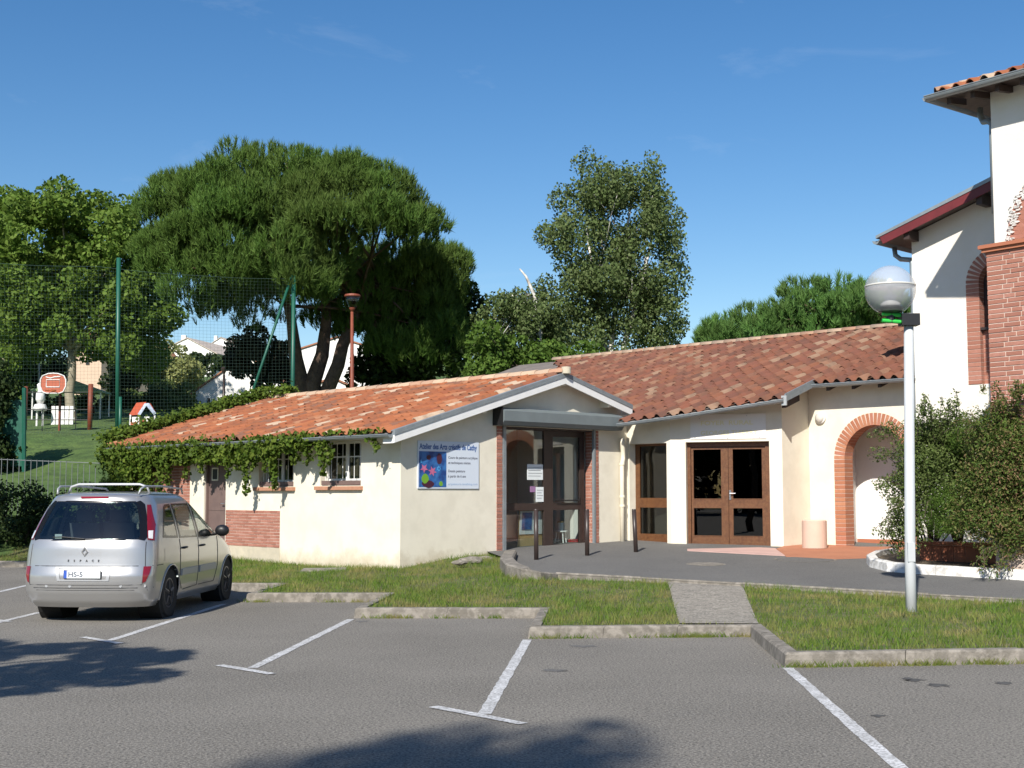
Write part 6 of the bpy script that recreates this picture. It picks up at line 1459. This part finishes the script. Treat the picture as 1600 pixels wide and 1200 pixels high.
for i in range(len(zl_)-1):
    for s in (1, -1):
        for j in range(nh-1):
            q = [idxm[(i, s, j)], idxm[(i, s, j+1)], idxm[(i+1, s, j+1)], idxm[(i+1, s, j)]]; c = sum((V[k] for k in q), Vector())/4
            if any(math.hypot(c.x-a, c.z-AZ) < AR for a in AX) and abs(c.y) > .6: continue
            if j < 18 and in_poly(c.y, c.z, RWi): continue
            if j >= 8 and any(in_poly(c.x, c.z, p) for p in SWi): continue
            if j > 60 and 1.12 < c.z < 1.58 and c.x > cf(c.z)-crf(c.z)*.55: continue
            q = list(dict.fromkeys(q)); Fc.append(tuple(q if s > 0 else q[::-1]))
body = MB(); body.v = V; body.f = Fc
body.f.append(tuple(idxm[(len(zl_)-1, 1, j)] for j in range(nh))+tuple(idxm[(len(zl_)-1, -1, j)] for j in range(nh-2, 0, -1)))
bo = body.build('body', M['car_silver'], car, local=True)
bo.data.polygons.foreach_set('use_smooth', [True]*len(bo.data.polygons))
def fillpoly(poly, step):
    dense = []; n = len(poly); pl = [Vector(p) for p in poly]
    for i, p in enumerate(pl):
        q = pl[(i+1) % n]; N = max(1, int((q-p).length/step)); dense += [p.lerp(q, k/N) for k in range(N)]
    xs = [p.x for p in pl]; ys = [p.y for p in pl]; gx, gy = np.meshgrid(np.arange(min(xs), max(xs), step)+.007, np.arange(min(ys), max(ys), step)+.009)
    ins = inpoly(gx.ravel(), gy.ravel(), poly); pts = dense+[Vector((a, b)) for a, b in zip(gx.ravel()[ins], gy.ravel()[ins])]
    r = delaunay_2d_cdt(pts, [], [list(range(len(dense)))], 1, 1e-4); return r[0], r[2]
def cpatch(poly, kind, off, mat, name, parent, sgn=1, hole=None, step=.05, thick=0.):
    v, f = fillpoly(poly, step); vs = []
    def mp(a, b, o):
        if kind == 'rear': return Vector((xrear(a, b)-o*.95, a, b+o*.3))
        return Vector((a, sgn*(yside(a, b)+o), b))
    vs = [mp(p.x, p.y, off) for p in v]; fs = []
    for t in f:
        c = sum((v[i] for i in t), Vector((0,0)))/3
        if hole and in_poly(c.x, c.y, hole): continue
        fs.append(tuple(t))
    o = MB().add(vs, fs).build(name, M[mat], parent, local=True, smooth=True)
    return o
# rear window: black printed border and glass
def ringpatch(outer, inner, kind, off, mat, name, parent, sgn=1):
    """band between two matching outlines"""
    def sub(p, m=5): 
        o = []
        for i in range(len(p)):
            a, b = Vector(p[i]), Vector(p[(i+1) % len(p)]); o += [a.lerp(b, k/m) for k in range(m)]
        return o
    A, B = sub(outer), sub(inner); n = len(A)
    mp = (lambda p: Vector((xrear(p.x, p.y)-off*.95, p.x, p.y+off*.3))) if kind == 'rear' else (lambda p: Vector((p.x, sgn*(yside(p.x, p.y)+off), p.y)))
    return MB().add([mp(p) for p in A]+[mp(p) for p in B], [(i, (i+1) % n, n+(i+1) % n, n+i) for i in range(n)]).build(name, M[mat], parent, local=True, smooth=True)
rwn = ringpatch(RWIN, inset(RWIN, .075), 'rear', .006, 'frit', 'rear_window', car)
cpatch(inset(RWIN, .055), 'rear', .004, 'car_glass', 'glass', rwn, step=.06)
MB().tube([Vector((xrear(.0,1.10)-.02, .02, 1.10)), Vector((xrear(-.3,1.13)-.025, .35, 1.125)), Vector((xrear(.45,1.12)-.02, .48, 1.12))], .008, 6).build('wiper', M['black_plastic'], rwn, local=True)
for s in (1, -1):
    for poly in SW:
        w_ = ringpatch(poly, inset(poly, .05), 'side', .004, 'frit', 'side_window', car, s)
        cpatch(inset(poly, .04), 'side', .002, 'car_glass', 'glass', w_, s, step=.07)
# windscreen
vs = []; fs = []; zs_ = np.linspace(1.10, 1.60, 8)
for z in zs_:
    b, rb, w = cf(z), crf(z), cw(z)
    for k in range(17): q = math.pi/2*(k-8)/8*.80; vs.append(Vector((b-rb+rb*math.cos(q)**(2/2.2)+.002, w*math.copysign(abs(math.sin(q))**(2/2.2), q), z)))
for i in range(7):
    for k in range(16): fs.append((i*17+k, i*17+k+1, (i+1)*17+k+1, (i+1)*17+k))
MB().add(vs, fs).build('windscreen', M['car_glass'], car, local=True, smooth=True)
# lights
for s in (1, -1):
    tl = [(s*.735,1.545),(s*.70,1.545),(s*.765,1.30),(s*.815,1.085),(s*.885,1.07),(s*.845,1.28)]
    t_ = cpatch(tl, 'rear', .013, 'lamp_red', 'tail_light', car, step=.03)
    cpatch([(s*.80,1.20),(s*.822,1.10),(s*.868,1.092),(s*.848,1.20)], 'rear', .018, 'lamp_clear', 'indicator', t_, step=.03)
    cpatch([(s*.80,.735),(s*.885,.735),(s*.875,.64),(s*.835,.535),(s*.80,.52)], 'rear', .010, 'lamp_red', 'reflector', car, step=.03)
cpatch([(-.20,1.655),(.20,1.655),(.19,1.63),(-.19,1.63)], 'rear', .012, 'lamp_red', 'brake_light', car, step=.03)
# tailgate seams, bumper line, plate
def seam(pts, name='panel_seam', r=.0065, kind='rear', s=1, parent=None):
    out = []
    for (a, b), (c, d) in zip(pts[:-1], pts[1:]):
        for k in range(10): t = k/10; x, z = a+(c-a)*t, b+(d-b)*t; out.append(Vector((xrear(x, z)+.001, x, z)) if kind == 'rear' else Vector((x, s*(yside(x, z)+.0), z)))
    MB().tube(out, r, 5).build(name, M['seam_dark'], parent or bo, local=True)
seam([(-.90,.745),(.90,.745)]); seam([(-.80,1.06),(-.815,.745),(-.79,.50),(.79,.50),(.815,.745),(.80,1.06)]); seam([(-.905,.46),(.905,.46)], r=.007); seam([(-.85,.43),(.85,.43)], r=.005)
for s in (1, -1):
    seam([(1.29,1.06),(1.30,.5),(1.45,.34)], kind='side', s=s); seam([(2.14,1.05),(2.14,.36),(1.45,.34)], kind='side', s=s); seam([(3.10,1.04),(3.12,.6),(3.0,.36),(2.14,.36)], kind='side', s=s); seam([(.55,.745),(.28,.745)], kind='side', s=s)
    for a, b in ((1.36,2.08),(2.2,3.02)): 
        vs = [Vector((x, s*(yside(x, z)+o), z)) for x in (a, b) for z, o in ((.54,.0),(.545,.018),(.635,.018),(.64,.0))]
        MB().add(vs, [(0,1,2,3),(4,7,6,5),(0,4,5,1),(1,5,6,2),(2,6,7,3),(3,7,4,0)]).build('rub_strip', M['car_trim'], car, local=True)
    for x in (1.46, 2.30):
        y = s*yside(x, .93); h_ = MB().tube([Vector((x-.09, y+s*.004, .93)), Vector((x-.05, y+s*.03, .93)), Vector((x+.06, y+s*.03, .935)), Vector((x+.09, y+s*.004, .935))], .014, 8).build('door_handle', M['black_plastic'], car, local=True, smooth=True)
    MB().tube([Vector((3.0, s*(yside(3.0,1.05)-.01), 1.07)), Vector((2.98, s*.98, 1.09))], .02, 8).build('mirror_arm', M['black_plastic'], car, local=True)
    mm = MB().lathe((0,0,0), [(.03,-.075),(.10,-.06),(.125,0),(.10,.06),(.03,.08)], 14, axis='x').build('mirror', M['black_plastic'], car, local=True, smooth=True)
    mm.location = (2.95, s*1.045, 1.13); mm.scale = (1, .95, .72)
cpatch([(.62,.78),(.78,.78),(.78,.95),(.62,.95)], 'side', .0025, 'car_silver', 'fuel_flap', car, -1)
pl_x = xrear(0, .62)
rcs = ringpatch([(-.40,.735),(-.36,.55),(.36,.55),(.40,.735)], [(-.35,.715),(-.32,.57),(.32,.57),(.35,.715)], 'rear', .008, 'car_trim', 'plate_recess', car)
MB().box((pl_x-.022, -.26, .585), (pl_x-.006, .26, .695)).build('plate_frame', M['black_plastic'], rcs, local=True)
pn_ = MB().box((pl_x-.026, -.255, .59), (pl_x-.0225, .212, .69)).build('licence_plate', M['paper'], car, local=True)
MB().box((pl_x-.026, .2125, .59), (pl_x-.0225, .255, .69)).build('country_band', M['plate_blue'], pn_, local=True)
def ctext(s_, size, y0, z0, x, mat, parent, name, width=None, tilt=0., bold=0.):
    cu = bpy.data.curves.new('t', 'FONT'); cu.body = s_; cu.size = size; cu.offset = bold; cu.extrude = .002; cu.resolution_u = 3
    ob = bpy.data.objects.new('t', cu); COL.objects.link(ob); bpy.context.view_layer.update()
    me = bpy.data.meshes.new_from_object(ob.evaluated_get(bpy.context.evaluated_depsgraph_get())); bpy.data.objects.remove(ob); me.name = name
    co = np.zeros(len(me.vertices)*3); me.vertices.foreach_get('co', co); co = co.reshape(-1, 3)
    if width: co[:, 0] *= width/(co[:, 0].max()-co[:, 0].min())
    out = np.stack([x-co[:, 2]+tilt*co[:, 1], y0-co[:, 0], z0+co[:, 1]], -1); me.vertices.foreach_set('co', out.astype(np.float32).ravel()); me.update()
    me.materials.clear(); me.materials.append(M[mat]); o = bpy.data.objects.new(name, me); COL.objects.link(o); o.parent = parent; return o
ctext('HS-5', .088, .195, .61, pl_x-.0265, 'sign_text', pn_, 'lettering', .20, bold=.002)
for k, ch in enumerate('ESPACE'):
    y = .235-k*.085; ctext(ch, .042, y, .80, xrear(y-.012, .81)-.004, 'seam_dark', car, 'badge_letter', bold=.001)
xb = xrear(0, .93); lg = MB()
for sg_ in (1, -1):
    o_ = [Vector((xb-.012, 0, .995)), Vector((xb-.012, sg_*.048, .93)), Vector((xb-.012, 0, .865))]
    i_ = [Vector((xb-.012, 0, .965)), Vector((xb-.012, sg_*.026, .93)), Vector((xb-.012, 0, .895))]
    lg.prism([o_[0], o_[1], o_[2], i_[2], i_[1], i_[0]], (.018, 0, 0))
lg.build('badge', M['chrome'], car, local=True)
for y in (-.52, .52, -.82, .18): MB().lathe((xrear(y, .48)+.002, y, .485), [(.02,-.006),(.02,.012)], 12, axis='x').build('parking_sensor', M['car_trim'], car, local=True)
for y_, z_ in ((.42, 1.13),): MB().box((xrear(y_, z_)+.02, y_-.05, z_-.03), (xrear(y_, z_)+.024, y_+.05, z_+.03)).build('sticker', M['paper'], car, local=True)
# roof rails joined by a rear cross bar
rr_ = [Vector((2.35,.58,1.70)), Vector((2.25,.60,1.765)), Vector((1.3,.62,1.80)), Vector((.62,.615,1.795)), Vector((.50,.60,1.76)), Vector((.46,.585,1.69))]
for s in (1, -1): MB().tube([Vector((p.x, p.y*s, p.z)) for p in rr_], .014, 8).build('roof_rail', M['car_trim'], car, local=True, smooth=True)
car.scale = (1, .93, .972)
cbp = [Vector((.86, -.60, 1.70)), Vector((.86, -.56, 1.79)), Vector((.86, -.45, 1.825)), Vector((.86, .45, 1.825)), Vector((.86, .56, 1.79)), Vector((.86, .60, 1.70))]
MB().tube(cbp, .017, 8).build('roof_bar', M['car_trim'], car, local=True, smooth=True)
# wheels and arches
for ax in AX:
    for s in (1, -1):
        wy = s*.795
        ty = MB().lathe((ax, wy, AZ), [(.20,-.095),(.31,-.105),(.335,-.08),(.335,.08),(.31,.105),(.20,.095)], 32, axis='y').build('wheel', M['tyre'], car, local=True, smooth=False)
        MB().lathe((ax, wy+s*.04, AZ), [(.205,-.02),(.205,.055),(.185,.06),(.17,.035),(.06,.045),(.02,.05)] if s > 0 else [(.205,.02),(.205,-.055),(.185,-.06),(.17,-.035),(.06,-.045),(.02,-.05)], 24, axis='y').build('rim', M['rim_dark'], ty, local=True)
        for k in range(5):
            a = 6.283*k/5+.3; d_ = Vector((math.cos(a), 0, math.sin(a))); c_ = Vector((ax, wy+s*.088, AZ))
            MB().tube([c_+d_*.05, c_+d_*.19], [.03, .022], 6).build('spoke', M['rim_dark'], ty, local=True)
        pts = []; 
        for k in range(25):
            a = -.28+(math.pi+.56)*k/24; x, z = ax+AR*math.cos(a), AZ+AR*math.sin(a)
            if z > .22: pts.append(Vector((x, s*(yside(x, z)+.003), z)))
        MB().tube(pts, .011, 6).build('arch_lip', M['car_silver'], car, local=True, smooth=True)
        MB().lathe((ax, s*.72, AZ), [(.395,-.16),(.395,.16)] if s > 0 else [(.395,.16),(.395,-.16)], 28, axis='y').build('wheel_housing', M['underbody'], car, local=True)
        uh = MB()
MB().box((.25, -.78, .24), (4.4, .78, .32)).build('underbody', M['underbody'], car, local=True)
# inside: floor, seats
MB().box((.35, -.80, .55), (3.7, .80, .62)).build('cabin_floor', M['seat_grey'], car, local=True)
MB().box((3.0, -.78, .95), (3.6, .78, 1.05)).build('dashboard', M['frit'], car, local=True)
for (x, ys) in ((2.35, (.38, -.38)), (1.45, (.52, 0, -.52))):
    for y in ys:
        st_ = MB().prism([Vector((x, y-.22, .62)), Vector((x+.5, y-.22, .62)), Vector((x+.5, y-.22, .80)), Vector((x+.12, y-.22, .82)), Vector((x-.08, y-.22, 1.28)), Vector((x-.2, y-.22, 1.28))], (0,.44,0)).build('seat', M['seat_grey'], car, local=True)
        MB().box((x-.19, y-.12, 1.30), (x-.09, y+.12, 1.46)).build('headrest', M['seat_grey'], st_, local=True)
